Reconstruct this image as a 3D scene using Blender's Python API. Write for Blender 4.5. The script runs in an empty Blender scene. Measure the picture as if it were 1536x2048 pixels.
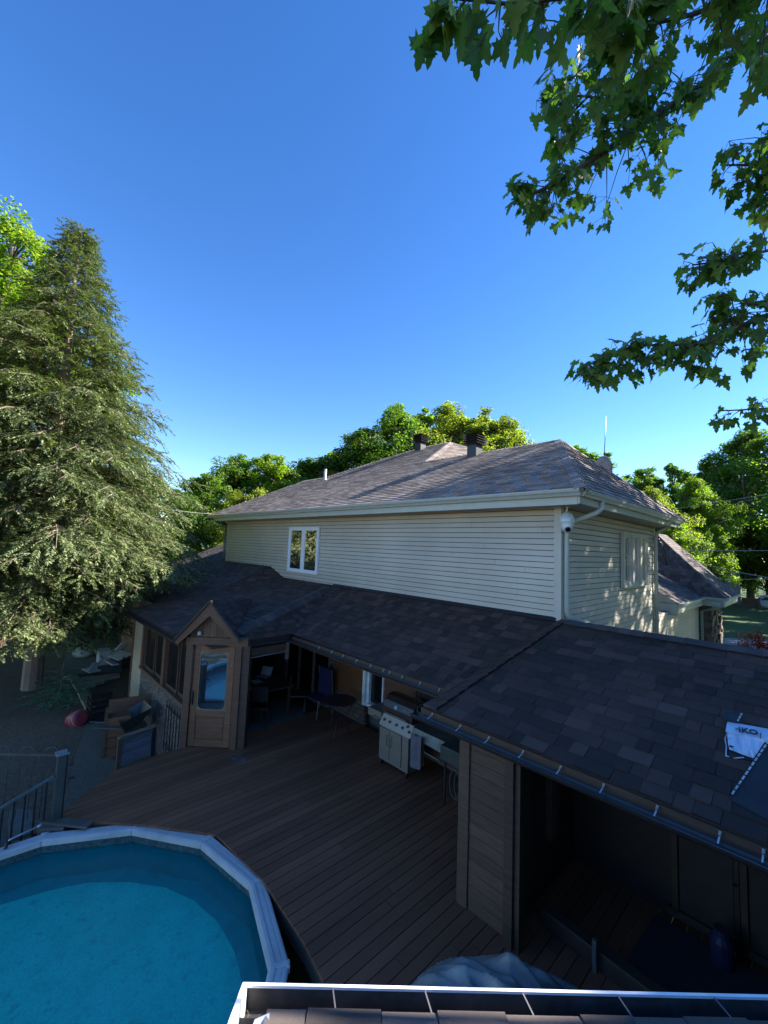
import bpy, bmesh, math, random
from mathutils import Vector, Matrix
RND = random.Random(7)
scene = bpy.context.scene
COL = scene.collection
# ------------------------------------------------------------------ camera
EYE = Vector((0.0, 0.0, 4.2))
RM = Matrix(((0.68855607, 0.03407828, 0.72438195),
             (0.72414053, -0.08585454, -0.68428758),
             (0.03887214, 0.9957247, -0.08379313)))
cam = bpy.data.cameras.new("camera")
cam_ob = bpy.data.objects.new("camera", cam)
COL.objects.link(cam_ob)
cam_ob.matrix_world = Matrix.Translation(EYE) @ RM.to_4x4()
cam.sensor_fit = 'HORIZONTAL'
cam.sensor_width = 36.0
cam.lens = 829.0 / 1536.0 * 36.0
cam.clip_start = 0.05
cam.clip_end = 3000
scene.camera = cam_ob
# ------------------------------------------------------------------ light
SUN = Vector((0.51, 0.680, 0.527)).normalized()
sun_el = math.asin(SUN.z)
sun_rot = math.atan2(SUN.x, SUN.y)
world = bpy.data.worlds.new("World")
scene.world = world
world.use_nodes = True
wn = world.node_tree
bg = wn.nodes["Background"]
sky = wn.nodes.new("ShaderNodeTexSky")
sky.sky_type = 'NISHITA'
sky.sun_disc = False
sky.sun_elevation = sun_el
sky.sun_rotation = sun_rot
sky.altitude = 300
sky.air_density = 1.0
sky.dust_density = 0.0
sky.ozone_density = 3.0
hs = wn.nodes.new("ShaderNodeHueSaturation")
hs.inputs["Saturation"].default_value = 1.26
hs.inputs['Hue'].default_value = 0.510
hs.inputs['Value'].default_value = 1.0
wn.links.new(sky.outputs[0], hs.inputs['Color'])
wn.links.new(hs.outputs[0], bg.inputs[0])
bg.inputs[1].default_value = 0.08
sl = bpy.data.lights.new("sun", 'SUN')
sl.energy = 5.0
sl.angle = math.radians(0.53)
sl.color = (1.0, 0.93, 0.82)
so = bpy.data.objects.new("sun", sl)
COL.objects.link(so)
so.rotation_euler = SUN.to_track_quat('Z', 'Y').to_euler()
scene.view_settings.view_transform = 'Standard'
scene.view_settings.look = 'None'
scene.view_settings.exposure = 2.0
scene.view_settings.gamma = 1.0

# ------------------------------------------------------------------ pixel helpers (photo pixels 1536 x 2048)
def ray(u, v):
    return RM @ Vector(((u - 768) / 829.0, -(v - 1024) / 829.0, -1.0))
def on_z(u, v, z):
    d = ray(u, v); return EYE + d * ((z - EYE.z) / d.z)
def on_y(u, v, y):
    d = ray(u, v); return EYE + d * (y / d.y)
def on_x(u, v, x):
    d = ray(u, v); return EYE + d * (x / d.x)
def at_d(u, v, dist):
    d = ray(u, v).normalized(); return EYE + d * dist
def at_h(u, v, dist):
    d = ray(u, v); d = d / math.hypot(d.x, d.y); return EYE + d * dist

# ------------------------------------------------------------------ materials
MATS = {}
def nodes_of(m):
    m.use_nodes = True
    nt = m.node_tree
    return nt, nt.nodes["Principled BSDF"]
def N(nt, t, **kw):
    n = nt.nodes.new(t)
    for k, v in kw.items():
        setattr(n, k, v)
    return n
def c4(c): return (c[0], c[1], c[2], 1.0)
def ramp(nt, fac, stops):
    r = N(nt, "ShaderNodeValToRGB")
    el = r.color_ramp.elements
    while len(el) < len(stops): el.new(0.5)
    for e, (p, c) in zip(el, stops):
        e.position = p; e.color = c4(c)
    nt.links.new(fac, r.inputs[0])
    return r.outputs[0]
def mixc(nt, fac, a, b, mode='MIX'):
    m = N(nt, "ShaderNodeMix", data_type='RGBA', blend_type=mode)
    for s, v in ((m.inputs[0], fac), (m.inputs[6], a), (m.inputs[7], b)):
        if hasattr(v, 'is_output'): nt.links.new(v, s)
        elif isinstance(v, (tuple, list)): s.default_value = c4(v)
        else: s.default_value = v
    return m.outputs[2]
def noise(nt, scale, detail=4, rough=0.55, coord='Object', stretch=None):
    tc = N(nt, "ShaderNodeTexCoord")
    out = tc.outputs[coord]
    if stretch:
        mp = N(nt, "ShaderNodeMapping"); mp.inputs['Scale'].default_value = stretch
        nt.links.new(out, mp.inputs[0]); out = mp.outputs[0]
    n = N(nt, "ShaderNodeTexNoise")
    n.inputs['Scale'].default_value = scale
    n.inputs['Detail'].default_value = detail
    n.inputs['Roughness'].default_value = rough
    nt.links.new(out, n.inputs['Vector'])
    return n.outputs[0]
def bump(nt, bs, h, strength=0.3, dist=0.01):
    b = N(nt, "ShaderNodeBump")
    b.inputs['Strength'].default_value = strength
    b.inputs['Distance'].default_value = dist
    nt.links.new(h, b.inputs['Height']); nt.links.new(b.outputs[0], bs.inputs['Normal'])
def mat(name, col, rough=0.6, metal=0.0, var=0.25, scale=6.0, bmp=0.0, bscale=60.0, stretch=None, island=0.0, spec=0.5, coat=0.0):
    if name in MATS: return MATS[name]
    m = bpy.data.materials.new(name); MATS[name] = m
    nt, bs = nodes_of(m)
    n = noise(nt, scale, 5, 0.6, stretch=stretch)
    lo = tuple(c * (1 - var) for c in col); hi = tuple(min(1, c * (1 + var)) for c in col)
    c = ramp(nt, n, [(0.3, lo), (0.7, hi)])
    if island > 0:
        g = N(nt, "ShaderNodeNewGeometry")
        r = ramp(nt, g.outputs['Random Per Island'], [(0, (1 - island,) * 3), (1, (1 + island * .6,) * 3)])
        c = mixc(nt, 1.0, c, r, 'MULTIPLY')
    nt.links.new(c, bs.inputs['Base Color'])
    bs.inputs['Roughness'].default_value = rough
    bs.inputs['Metallic'].default_value = metal
    bs.inputs['Specular IOR Level'].default_value = spec
    if coat: bs.inputs['Coat Weight'].default_value = coat
    if bmp: bump(nt, bs, noise(nt, bscale, 4, 0.6, stretch=stretch), bmp, 0.008)
    return m
def shingle_mat(name, stops, rough=0.9, spec=0.35):
    m = bpy.data.materials.new(name); MATS[name] = m
    nt, bs = nodes_of(m)
    g = N(nt, "ShaderNodeNewGeometry")
    c = ramp(nt, g.outputs['Random Per Island'], stops)
    grit = noise(nt, 260, 3, 0.7)
    c = mixc(nt, 1.0, c, ramp(nt, grit, [(0.3, (.62, .62, .62)), (0.7, (1.35, 1.35, 1.35))]), 'MULTIPLY')
    big = noise(nt, 0.9, 4, 0.6)
    c = mixc(nt, 1.0, c, ramp(nt, big, [(0.3, (.8, .8, .8)), (0.7, (1.15, 1.13, 1.1))]), 'MULTIPLY')
    nt.links.new(c, bs.inputs['Base Color'])
    bs.inputs['Roughness'].default_value = rough
    bs.inputs['Specular IOR Level'].default_value = spec
    bump(nt, bs, grit, 0.5, 0.003)
    return m
def wood_mat(name, col, rough=0.6, axis=(1, 1, 12), var=0.3, island=0.25):
    return mat(name, col, rough, var=var, scale=3.0, stretch=axis, island=island, bmp=0.15, bscale=10)
def leaf_mat(name, stops, transl=0.35, rough=0.5):
    m = bpy.data.materials.new(name); MATS[name] = m
    m.use_nodes = True
    nt = m.node_tree
    bs = nt.nodes["Principled BSDF"]
    g = N(nt, "ShaderNodeNewGeometry")
    c = ramp(nt, g.outputs['Random Per Island'], stops)
    nt.links.new(c, bs.inputs['Base Color'])
    bs.inputs['Roughness'].default_value = rough
    bs.inputs['Specular IOR Level'].default_value = 0.35
    tr = N(nt, "ShaderNodeBsdfTranslucent")
    tcol = mixc(nt, 1.0, c, (1.35, 1.6, 0.55), 'MULTIPLY')
    nt.links.new(tcol, tr.inputs[0])
    mx = N(nt, "ShaderNodeMixShader"); mx.inputs[0].default_value = transl
    nt.links.new(bs.outputs[0], mx.inputs[1]); nt.links.new(tr.outputs[0], mx.inputs[2])
    nt.links.new(mx.outputs[0], nt.nodes["Material Output"].inputs[0])
    return m
def glass_mat(name, tint=(0.02, 0.025, 0.03), refl=0.3, rough=0.02, mirror=(1, 1, 1)):
    m = bpy.data.materials.new(name); MATS[name] = m
    m.use_nodes = True
    nt = m.node_tree
    bs = nt.nodes["Principled BSDF"]
    bs.inputs['Base Color'].default_value = c4(tint); bs.inputs['Roughness'].default_value = 0.25
    gl = N(nt, "ShaderNodeBsdfGlossy"); gl.inputs['Roughness'].default_value = rough
    gl.inputs[0].default_value = c4(mirror)
    mx = N(nt, "ShaderNodeMixShader"); mx.inputs[0].default_value = refl
    nt.links.new(bs.outputs[0], mx.inputs[1]); nt.links.new(gl.outputs[0], mx.inputs[2])
    nt.links.new(mx.outputs[0], nt.nodes["Material Output"].inputs[0])
    return m

SH_NEW = shingle_mat("new_shingles", [(0, (.032, .024, .021)), (.35, (.046, .032, .027)), (.65, (.060, .040, .033)), (.88, (.080, .049, .041)), (1, (.100, .064, .054))])
SH_OLD = shingle_mat("weathered_shingles", [(0, (.17, .138, .122)), (.5, (.26, .215, .192)), (1, (.36, .305, .272))])
SH_CAP = shingle_mat("cap_shingles", [(0, (.052, .048, .048)), (.6, (.078, .066, .062)), (1, (.11, .086, .078))])
SIDING = mat("beige_vinyl_siding", (.48, .455, .375), 0.45, var=.11, scale=.8, island=.06, bmp=.05, bscale=40)
SIDING_END = SIDING
TRIM = mat("pale_trim", (.47, .47, .41), 0.4, var=.05)
GUTTER_P = mat("pale_gutter_metal", (.40, .45, .40), 0.35, var=.06)
WHITE = mat("white_paint", (.78, .80, .82), 0.35, var=.04)
DARKM = mat("black_metal", (.018, .018, .02), 0.35, var=.2)
BROWN_G = mat("brown_gutter_metal", (.030, .026, .026), 0.3, var=.2)
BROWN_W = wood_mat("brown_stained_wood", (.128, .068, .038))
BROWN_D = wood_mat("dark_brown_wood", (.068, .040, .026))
DOORW = wood_mat("door_wood", (.185, .088, .044))
DECK = mat("composite_deck_board", (.200, .080, .040), 0.62, var=.24, scale=2.2, stretch=(1, .15, 1), island=.22, bmp=.12, bscale=60, spec=.3)
ORANGE = wood_mat("orange_plywood", (.15, .066, .026))
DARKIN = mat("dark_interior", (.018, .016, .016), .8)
STONE = None
SILVER = mat("stainless_steel", (.22, .21, .18), 0.45, metal=.5, var=.12, scale=3, stretch=(1, 1, 14))
SILVER_CLIP = mat("zinc_clip", (.46, .49, .48), 0.35, metal=.5, var=.1)
CONC = mat("concrete", (.33, .32, .30), .85, var=.2, scale=4, bmp=.2, bscale=50)
FELT = mat("roofing_felt_black", (.016, .021, .027), .75, var=.2, scale=3, bmp=.25, bscale=90)

# ------------------------------------------------------------------ mesh builder
class MB:
    def __init__(s): s.v = []; s.f = []; s.mi = []
    def add(s, vs, fs, mi=0):
        o = len(s.v); s.v.extend(tuple(p) for p in vs)
        for f in fs: s.f.append(tuple(i + o for i in f)); s.mi.append(mi)
        return s
    def box(s, x0, x1, y0, y1, z0, z1, mi=0):
        vs = [(x, y, z) for z in (z0, z1) for y in (y0, y1) for x in (x0, x1)]
        return s.add(vs, [(0, 2, 3, 1), (4, 5, 7, 6), (0, 1, 5, 4), (2, 6, 7, 3), (0, 4, 6, 2), (1, 3, 7, 5)], mi)
    def obox(s, c, dx, dy, dz, hx, hy, hz, mi=0):
        c = Vector(c); dx = Vector(dx).normalized() * hx; dy = Vector(dy).normalized() * hy; dz = Vector(dz).normalized() * hz
        vs = [c + dx * a + dy * b + dz * e for e in (-1, 1) for b in (-1, 1) for a in (-1, 1)]
        return s.add(vs, [(0, 2, 3, 1), (4, 5, 7, 6), (0, 1, 5, 4), (2, 6, 7, 3), (0, 4, 6, 2), (1, 3, 7, 5)], mi)
    def bar(s, a, b, w, h=None, up=(0, 0, 1), mi=0):
        a = Vector(a); b = Vector(b); d = (b - a); L = d.length
        if L < 1e-6: return s
        d /= L; up = Vector(up)
        if abs(d.dot(up)) > .98: up = Vector((1, 0, 0))
        sx = d.cross(up).normalized(); sz = sx.cross(d)
        return s.obox((a + b) / 2, sx, d, sz, w / 2, L / 2, (h or w) / 2, mi)
    def tube(s, pts, r, n=8, mi=0, cap=True):
        pts = [Vector(p) for p in pts]
        rs = r if isinstance(r, (list, tuple)) else [r] * len(pts)
        rings = []; prev = None
        for i, p in enumerate(pts):
            d = (pts[min(i + 1, len(pts) - 1)] - pts[max(i - 1, 0)])
            if d.length < 1e-9: d = Vector((0, 0, 1))
            d.normalize()
            if prev is None:
                a = Vector((0, 0, 1)) if abs(d.z) < .9 else Vector((1, 0, 0))
                x = d.cross(a).normalized()
            else:
                x = (prev - d * prev.dot(d))
                x = x.normalized() if x.length > 1e-6 else d.orthogonal().normalized()
            prev = x; y = d.cross(x)
            rings.append([p + (x * math.cos(2 * math.pi * k / n) + y * math.sin(2 * math.pi * k / n)) * rs[i] for k in range(n)])
        vs = [q for ring in rings for q in ring]; fs = []
        for i in range(len(rings) - 1):
            for k in range(n):
                fs.append((i * n + k, i * n + (k + 1) % n, (i + 1) * n + (k + 1) % n, (i + 1) * n + k))
        if cap:
            fs.append(tuple(range(n - 1, -1, -1))); fs.append(tuple((len(rings) - 1) * n + k for k in range(n)))
        return s.add(vs, fs, mi)
    def poly(s, pts, mi=0): return s.add(pts, [tuple(range(len(pts)))], mi)
    def slab(s, pts, th, nrm=None, mi=0):
        pts = [Vector(p) for p in pts]
        if nrm is None:
            nrm = (pts[1] - pts[0]).cross(pts[2] - pts[0]).normalized()
        nrm = Vector(nrm); n = len(pts)
        vs = pts + [p - nrm * th for p in pts]
        fs = [tuple(range(n)), tuple(range(2 * n - 1, n - 1, -1))]
        fs += [(i, i + n, (i + 1) % n + n, (i + 1) % n) for i in range(n)]
        return s.add(vs, fs, mi)
    def lathe(s, c, prof, n=20, mi=0, ax=(0, 0, 1)):
        c = Vector(c); ax = Vector(ax).normalized(); x = ax.orthogonal().normalized(); y = ax.cross(x)
        vs = []; fs = []
        for r, h in prof:
            for k in range(n):
                a = 2 * math.pi * k / n
                vs.append(c + ax * h + (x * math.cos(a) + y * math.sin(a)) * r)
        for i in range(len(prof) - 1):
            for k in range(n):
                fs.append((i * n + k, i * n + (k + 1) % n, (i + 1) * n + (k + 1) % n, (i + 1) * n + k))
        fs.append(tuple(range(n - 1, -1, -1))); fs.append(tuple((len(prof) - 1) * n + k for k in range(n)))
        return s.add(vs, fs, mi)
    def build(s, name, mats, parent=None, smooth=False, bevel=0.0):
        me = bpy.data.meshes.new(name)
        me.from_pydata(s.v, [], s.f)
        mats = mats if isinstance(mats, (list, tuple)) else [mats]
        for m in mats: me.materials.append(m)
        if len(mats) > 1: me.polygons.foreach_set('material_index', s.mi)
        if smooth:
            me.polygons.foreach_set('use_smooth', [True] * len(me.polygons))
        me.update()
        o = bpy.data.objects.new(name, me); COL.objects.link(o)
        if parent is not None:
            o.parent = parent
            base = parent
            off = Vector(base.location)
            q = base
            while q.parent is not None: q = q.parent; off += Vector(q.location)
            if off.length > 0: me.transform(Matrix.Translation(-off))
        if bevel > 0:
            b = o.modifiers.new('bevel', 'BEVEL'); b.width = bevel; b.segments = 2; b.limit_method = 'ANGLE'
        return o
def tag(o, label=None, cat=None, group=None, kind=None):
    for k, v in (('label', label), ('category', cat), ('group', group), ('kind', kind)):
        if v: o[k] = v
    return o
def thing(name, loc, label, cat, group=None):
    o = bpy.data.objects.new(name, None); COL.objects.link(o); o.location = loc
    o.empty_display_size = .2
    return tag(o, label, cat, group)
def copy_tree(o, loc=None, rotz=None, scale=None, label=None):
    c = o.copy(); COL.objects.link(c)
    for ch in o.children:
        k = copy_tree(ch); k.parent = c
    if loc is not None: c.location = loc
    if rotz is not None: c.rotation_euler = (0, 0, rotz)
    if scale is not None: c.scale = scale if hasattr(scale, '__len__') else (scale,) * 3
    if label: c['label'] = label
    return c

# 2D convex clipping in a plane's own coordinates
def clip2(poly, conv):
    out = poly
    n = len(conv)
    for i in range(n):
        ax, ay = conv[i]; bx, by = conv[(i + 1) % n]
        ex, ey = bx - ax, by - ay
        inp = out; out = []
        if not inp: return []
        for j in range(len(inp)):
            p = inp[j]; q = inp[(j + 1) % len(inp)]
            sp = ex * (p[1] - ay) - ey * (p[0] - ax); sq = ex * (q[1] - ay) - ey * (q[0] - ax)
            if sp >= 0: out.append(p)
            if (sp >= 0) != (sq >= 0):
                t = sp / (sp - sq); out.append((p[0] + (q[0] - p[0]) * t, p[1] + (q[1] - p[1]) * t))
    return out
def shingles(mb, poly, expo=0.145, wmin=.10, wmax=.27, th=.0075, seed=1, uniform=0, udir=None, layered=True, gap=.002, wave=0.0):
    """lay courses of separate tabs on a convex plane polygon; courses run level"""
    rnd = random.Random(seed)
    P = [Vector(p) for p in poly]
    nrm = Vector((0, 0, 0))
    for i in range(len(P)): nrm += (P[i] - P[0]).cross(P[(i + 1) % len(P)] - P[0])
    nrm.normalize()
    if nrm.z < 0: nrm = -nrm
    u = Vector(udir) if udir is not None else Vector((0, 0, 1)).cross(nrm)
    u = u - nrm * u.dot(nrm)
    u.normalize(); v = nrm.cross(u).normalized()
    if v.z < 0: v = -v; u = -u
    O = P[0]
    conv = [((p - O).dot(u), (p - O).dot(v)) for p in P]
    area = sum(conv[i][0] * conv[(i + 1) % len(conv)][1] - conv[(i + 1) % len(conv)][0] * conv[i][1] for i in range(len(conv)))
    if area < 0: conv.reverse()
    u0 = min(c[0] for c in conv); u1 = max(c[0] for c in conv); v0 = min(c[1] for c in conv); v1 = max(c[1] for c in conv)
    mb.slab([p - nrm * .004 for p in P] if (P[1] - P[0]).cross(P[2] - P[0]).dot(nrm) > 0 else [p - nrm * .004 for p in reversed(P)], .035, nrm)
    r = 0; vv = v0
    while vv < v1:
        x = u0 - rnd.uniform(0, wmax)
        if uniform: x = u0 - uniform * (r % 2) * .5 - rnd.uniform(0, .02)
        hi = rnd.random() < .5
        while x < u1:
            w = uniform if uniform else rnd.uniform(wmin, wmax)
            hi = (not hi) if layered else False
            t = th * (1.75 if hi else 1.0) * rnd.uniform(.85, 1.15)
            lo = vv - (rnd.uniform(0, .012) if hi else 0)
            q = clip2([(x + gap, lo), (x + w - gap, lo), (x + w - gap, vv + expo + .01), (x + gap, vv + expo + .01)], conv)
            x += w
            if len(q) < 3: continue
            def lift(c):
                k = (c[1] - lo) / (expo + .01)
                wv = wave * math.sin(c[0] * 2.1 + c[1] * 1.3) if wave else 0
                return O + u * c[0] + v * c[1] + nrm * (t * (1 - k) + .001 + wv)
            vs = [lift(c) for c in q]; fs = [tuple(range(len(q)))]
            n = len(q)
            for i in range(n):
                a, b = q[i], q[(i + 1) % n]
                if abs(a[1] - lo) < 1e-5 and abs(b[1] - lo) < 1e-5:
                    k = len(vs); vs += [vs[i] - nrm * (t + .002), vs[(i + 1) % n] - nrm * (t + .002)]
                    fs.append((i, k, k + 1, (i + 1) % n))
                elif hi and abs(a[0] - b[0]) < 1e-5:
                    k = len(vs); vs += [vs[i] - nrm * t, vs[(i + 1) % n] - nrm * t]
                    fs.append((i, k, k + 1, (i + 1) % n))
            mb.add(vs, fs)
        vv += expo; r += 1
    return mb
def caps(mb, a, b, na, nb, w=.15, step=.14, lift=.02, seed=3):
    """row of overlapping cap shingles from low end a to high end b; na, nb = side directions lying in the two slopes (away from the line)"""
    rnd = random.Random(seed)
    a = Vector(a); b = Vector(b); d = b - a; L = d.length; d.normalize()
    na = Vector(na).normalized(); nb = Vector(nb).normalized(); up = -(na + nb)
    up = up.normalized() if up.length > .05 and up.z > 0 else Vector((0, 0, 1))
    t = 0
    while t < L:
        p = a + d * t; q = a + d * min(t + step * 1.15, L)
        l0 = lift + .009; l1 = lift
        ww = w * rnd.uniform(.95, 1.05)
        vs = [p + up * l0, p + na * ww + up * l0 * .8, q + na * ww + up * l1 * .8, q + up * l1, q + nb * ww + up * l1 * .8, p + nb * ww + up * l0 * .8]
        vs += [v - up * .010 for v in (vs[1], vs[0], vs[5])]
        mb.add(vs, [(0, 1, 2, 3), (0, 3, 4, 5), (1, 0, 7, 6), (0, 5, 8, 7)])
        t += step
    return mb
def lap_siding(mb, conv, O, u, nrm, expo=.1016, seed=1, out=.013, seg=3.66, z0=None):
    """horizontal lap courses on a vertical wall; conv in (u, z) counter-clockwise"""
    rnd = random.Random(seed)
    O = Vector(O); u = Vector(u).normalized(); nrm = Vector(nrm).normalized(); up = Vector((0, 0, 1))
    u0 = min(c[0] for c in conv); u1 = max(c[0] for c in conv); v0 = min(c[1] for c in conv); v1 = max(c[1] for c in conv)
    vv = z0 if z0 is not None else v0
    while vv < v1:
        x = u0 - rnd.uniform(0, seg)
        while x < u1:
            q = clip2([(x + .0015, vv + .013), (x + seg - .0015, vv + .013), (x + seg - .0015, vv + expo + .001), (x + .0015, vv + expo + .001)], conv)
            x += seg
            if len(q) < 3: continue
            jj = rnd.uniform(0, .0012)
            lift = lambda c: O + u * c[0] + up * c[1] + nrm * (.002 + jj + out * (1 - (c[1] - vv) / expo))
            vs = [lift(c) for c in q]; fs = [tuple(range(len(q)))]; n = len(q)
            for i in range(n):
                a, b = q[i], q[(i + 1) % n]
                if abs(a[1] - vv - .013) < 1e-5 and abs(b[1] - vv - .013) < 1e-5:
                    k = len(vs); vs += [vs[i] - nrm * (out + .004), vs[(i + 1) % n] - nrm * (out + .004)]
                    fs.append((i, k, k + 1, (i + 1) % n))
            mb.add(vs, fs)
        vv += expo
    return mb
def V(*a): return Vector(a)
# ================================================================== GROUND
def gz(x, y):
    t = min(1, max(0, (-9.3 - x) / 3.2)); t = t * t * (3 - 2 * t)
    if y > 2.2 and x > -13: pass
    return -1.3 + .85 * t
def build_ground():
    xs = [-400, -200, -120, -80, -60, -45, -35] + [-30 + .5 * i for i in range(64)] + [3, 5, 8, 12, 20, 30, 45, 60, 80, 120, 200, 400]
    ys = [-400, -200, -100, -50, -25, -15, -10] + [-6 + .5 * i for i in range(28)] + [8.5, 10, 14, 20, 26, 34, 45, 60, 80, 120, 200, 400]
    vs = []; fs = []
    r = random.Random(3)
    for y in ys:
        for x in xs:
            near = -30 < x < 2 and -6 < y < 8
            vs.append((x, y, gz(x, y) + (r.uniform(-.03, .03) if near else 0)))
    nx = len(xs)
    for j in range(len(ys) - 1):
        for i in range(nx - 1):
            fs.append((j * nx + i, j * nx + i + 1, (j + 1) * nx + i + 1, (j + 1) * nx + i))
    m = bpy.data.materials.new("ground"); nt, bs = nodes_of(m)
    n1 = noise(nt, .35, 5, .6); n2 = noise(nt, 14, 6, .7)
    grass = ramp(nt, n2, [(.3, (.018, .050, .010)), (.7, (.040, .095, .018))])
    dirt = ramp(nt, n2, [(.3, (.075, .050, .030)), (.7, (.19, .125, .075))])
    tc = N(nt, "ShaderNodeTexCoord"); sp = N(nt, "ShaderNodeSeparateXYZ"); nt.links.new(tc.outputs['Object'], sp.inputs[0])
    # worn yard by the house, lawn elsewhere
    a = N(nt, "ShaderNodeMath", operation='MULTIPLY_ADD'); nt.links.new(sp.outputs[1], a.inputs[0]); a.inputs[1].default_value = -.10; a.inputs[2].default_value = 1.35
    b = N(nt, "ShaderNodeMath", operation='ADD'); nt.links.new(a.outputs[0], b.inputs[0]); nt.links.new(n1, b.inputs[1])
    cl = N(nt, "ShaderNodeMath", operation='SUBTRACT', use_clamp=True); nt.links.new(b.outputs[0], cl.inputs[0]); cl.inputs[1].default_value = .75
    nt.links.new(mixc(nt, cl.outputs[0], grass, dirt), bs.inputs['Base Color'])
    bs.inputs['Roughness'].default_value = .95
    bump(nt, bs, n2, .8, .04)
    mb = MB(); mb.add(vs, fs)
    return tag(mb.build('ground', m, smooth=True), kind='structure')
build_ground()
DRV = mat("driveway_asphalt", (.17, .18, .20), .8, var=.15, scale=3, bmp=.2, bscale=120)
mb = MB()
p = [on_z(1418, 1275, -1.29), on_z(1500, 1278, -1.29), on_z(1800, 1290, -1.29), on_z(1900, 1420, -1.29), on_z(1418, 1400, -1.29)]
mb.slab([V(q.x, q.y, -1.285) for q in p], .05, (0, 0, 1))
tag(mb.build('driveway', DRV), kind='structure')

# ================================================================== HOUSE
house = thing('house', (-9.8, 9.9, -1.3), 'beige siding two storey house with brown shingle roofs and covered porch', 'house')
XL, XR, YF, YB = -16.6, -3.04, 7.0, 12.7
EZ = 5.15
# second storey walls
mb = MB()
mb.box(XL + .02, XR - .02, YF + .02, YB, -1.3, 5.02, 1)
lap_siding(mb, [(0, 2.92), (XR - XL - .07, 2.92), (XR - XL - .07, 5.03), (0, 5.03)], (XL, YF, 0), (1, 0, 0), (0, -1, 0), seed=4)
lap_siding(mb, [(.06, .4), (YB - YF, .4), (YB - YF, 5.03), (.06, 5.03)], (XR, YF, 0), (0, 1, 0), (1, 0, 0), seed=5)
lap_siding(mb, [(0, -1), (YB - YF, -1), (YB - YF, 5.03), (0, 5.03)], (XL, YB, 0), (0, -1, 0), (-1, 0, 0), seed=6)
mb.build('upper_wall', [SIDING, mat('siding_gap_shade', (.10, .10, .09), .8)], house)  # core behind the laps darkened to stand for shade in the gaps
mb = MB(); mb.box(XR - .10, XR + .022, YF - .022, YF + .09, 2.95, 5.02); mb.build('corner_trim', TRIM, house)
mb = MB(); mb.box(XL - .022, XL + .07, YF - .022, YF + .09, 2.95, 5.02); mb.build('corner_trim', TRIM, house)
mb = MB(); mb.box(XR - .05, XR + .022, YB - .07, YB + .02, -1.0, 5.02); mb.build('corner_trim', TRIM, house)
# soffit, frieze and gutters
mb = MB()
mb.box(-17.25, -2.57, 6.535, 6.998, 4.99, 5.03); mb.box(-3.04, -2.57, 7.0, 13.15, 4.99, 5.03)
mb.box(-17.25, -16.62, 7.0, 13.15, 4.99, 5.03); mb.box(-16.6, -2.52, 12.72, 13.15, 4.99, 5.03)
mb.build('soffit', mat("soffit_vinyl", (.36, .36, .32), .5, var=.05), house)
mb = MB()
mb.box(-17.12, -2.565, 6.505, 6.53, 4.97, 5.12)
mb.box(-2.56, -2.533, 6.507, 13.1, 4.98, 5.13); mb.box(-17.27, -17.24, 6.53, 13.1, 4.98, 5.13)
mb.build('fascia', GUTTER_P, house)
def gutter(mb, a, b, outn, w=.125, h=.12):
    """K-style trough: back edge line a-b, opening up, curved front"""
    a = Vector(a); b = Vector(b); o = Vector(outn).normalized()
    prof = [(0, 0), (0, -h), (w * .55, -h), (w * .72, -h * .62), (w * .92, -h * .42), (w, -h * .12), (w, .006), (w * .9, .006), (w * .9, -h * .1), (w * .62, -h * .55), (w * .5, -h * .9), (.012, -h * .9), (.012, 0)]
    vs = [a + o * x + V(0, 0, z) for x, z in prof] + [b + o * x + V(0, 0, z) for x, z in prof]
    n = len(prof); fs = [(i, (i + 1) % n, (i + 1) % n + n, i + n) for i in range(n)]
    fs += [(0, 1, 2, 3, 4, 5, 6)[::-1], tuple(i + n for i in (0, 1, 2, 3, 4, 5, 6))]
    mb.add(vs, fs)
mb = MB(); gutter(mb, (-17.38, 6.50, 5.20), (-2.50, 6.50, 5.20), (0, -1, 0), w=.11, h=.105); mb.build('gutter', GUTTER_P, house)
mb = MB(); gutter(mb, (-2.53, 6.515, 5.19), (-2.53, 13.1, 5.19), (1, 0, 0), w=.10, h=.10); mb.build('gutter', GUTTER_P, house)
# main roof
fz = lambda y: EZ + .06 + .51 * (y - 6.45)
A1 = V(-4.30, 9.87, fz(9.87)); A0 = V(-15.7, 9.87, fz(9.87))
PR = V(-8.6, 9.87, fz(9.87)); PL = V(-14.1, 9.87, fz(9.87))
T1 = V(-9.68, 12.5, fz(12.5)); T0 = V(-11.25, 12.5, fz(12.5))
C1 = V(-2.45, 6.43, fz(6.43)); C0 = V(-17.3, 6.43, fz(6.43))
C2 = V(-2.45, 13.25, fz(6.43)); C3 = V(-17.3, 13.25, fz(6.43))
mb = MB()
kw = dict(expo=.135, uniform=.305, layered=False, th=.019, wave=.003)
shingles(mb, [C0, C1, A1, A0], seed=11, **kw)
shingles(mb, [PL, PR, T1, T0], seed=12, udir=(1, 0, 0), **kw)
shingles(mb, [C1, C2, A1], seed=13, **kw)
shingles(mb, [C3, C0, A0], seed=14, **kw)
R1 = V(-6.9, 14.2, A1.z); 
shingles(mb, [PR, V(-8.6 + 2.7, 15.0, A1.z - .05), T1], seed=15, udir=V(1, 1.9, 0), **kw)
shingles(mb, [V(-14.1 - 2.7, 15.0, A1.z - .05), PL, T0], seed=16, udir=V(1, -1.9, 0), **kw)
mb.slab([T1, V(-5.9, 18.5, 5.2), V(-15, 18.5, 5.2), T0], .04, (0, .5, .86))
mb.slab([A1, C2, C3, A0], .04, (0, .45, .89))
mb.slab([V(-16.8, 15, A1.z - .05), V(-5.9, 15, A1.z - .05), V(-5.9, 18.5, 5.2), V(-15, 18.5, 5.2)], .04, (0, .5, .86))
roof = mb.build('main_roof', SH_OLD, house)
def side(a, b, nrm):
    return Vector(nrm).cross((Vector(b) - Vector(a)).normalized()).normalized()
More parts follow.
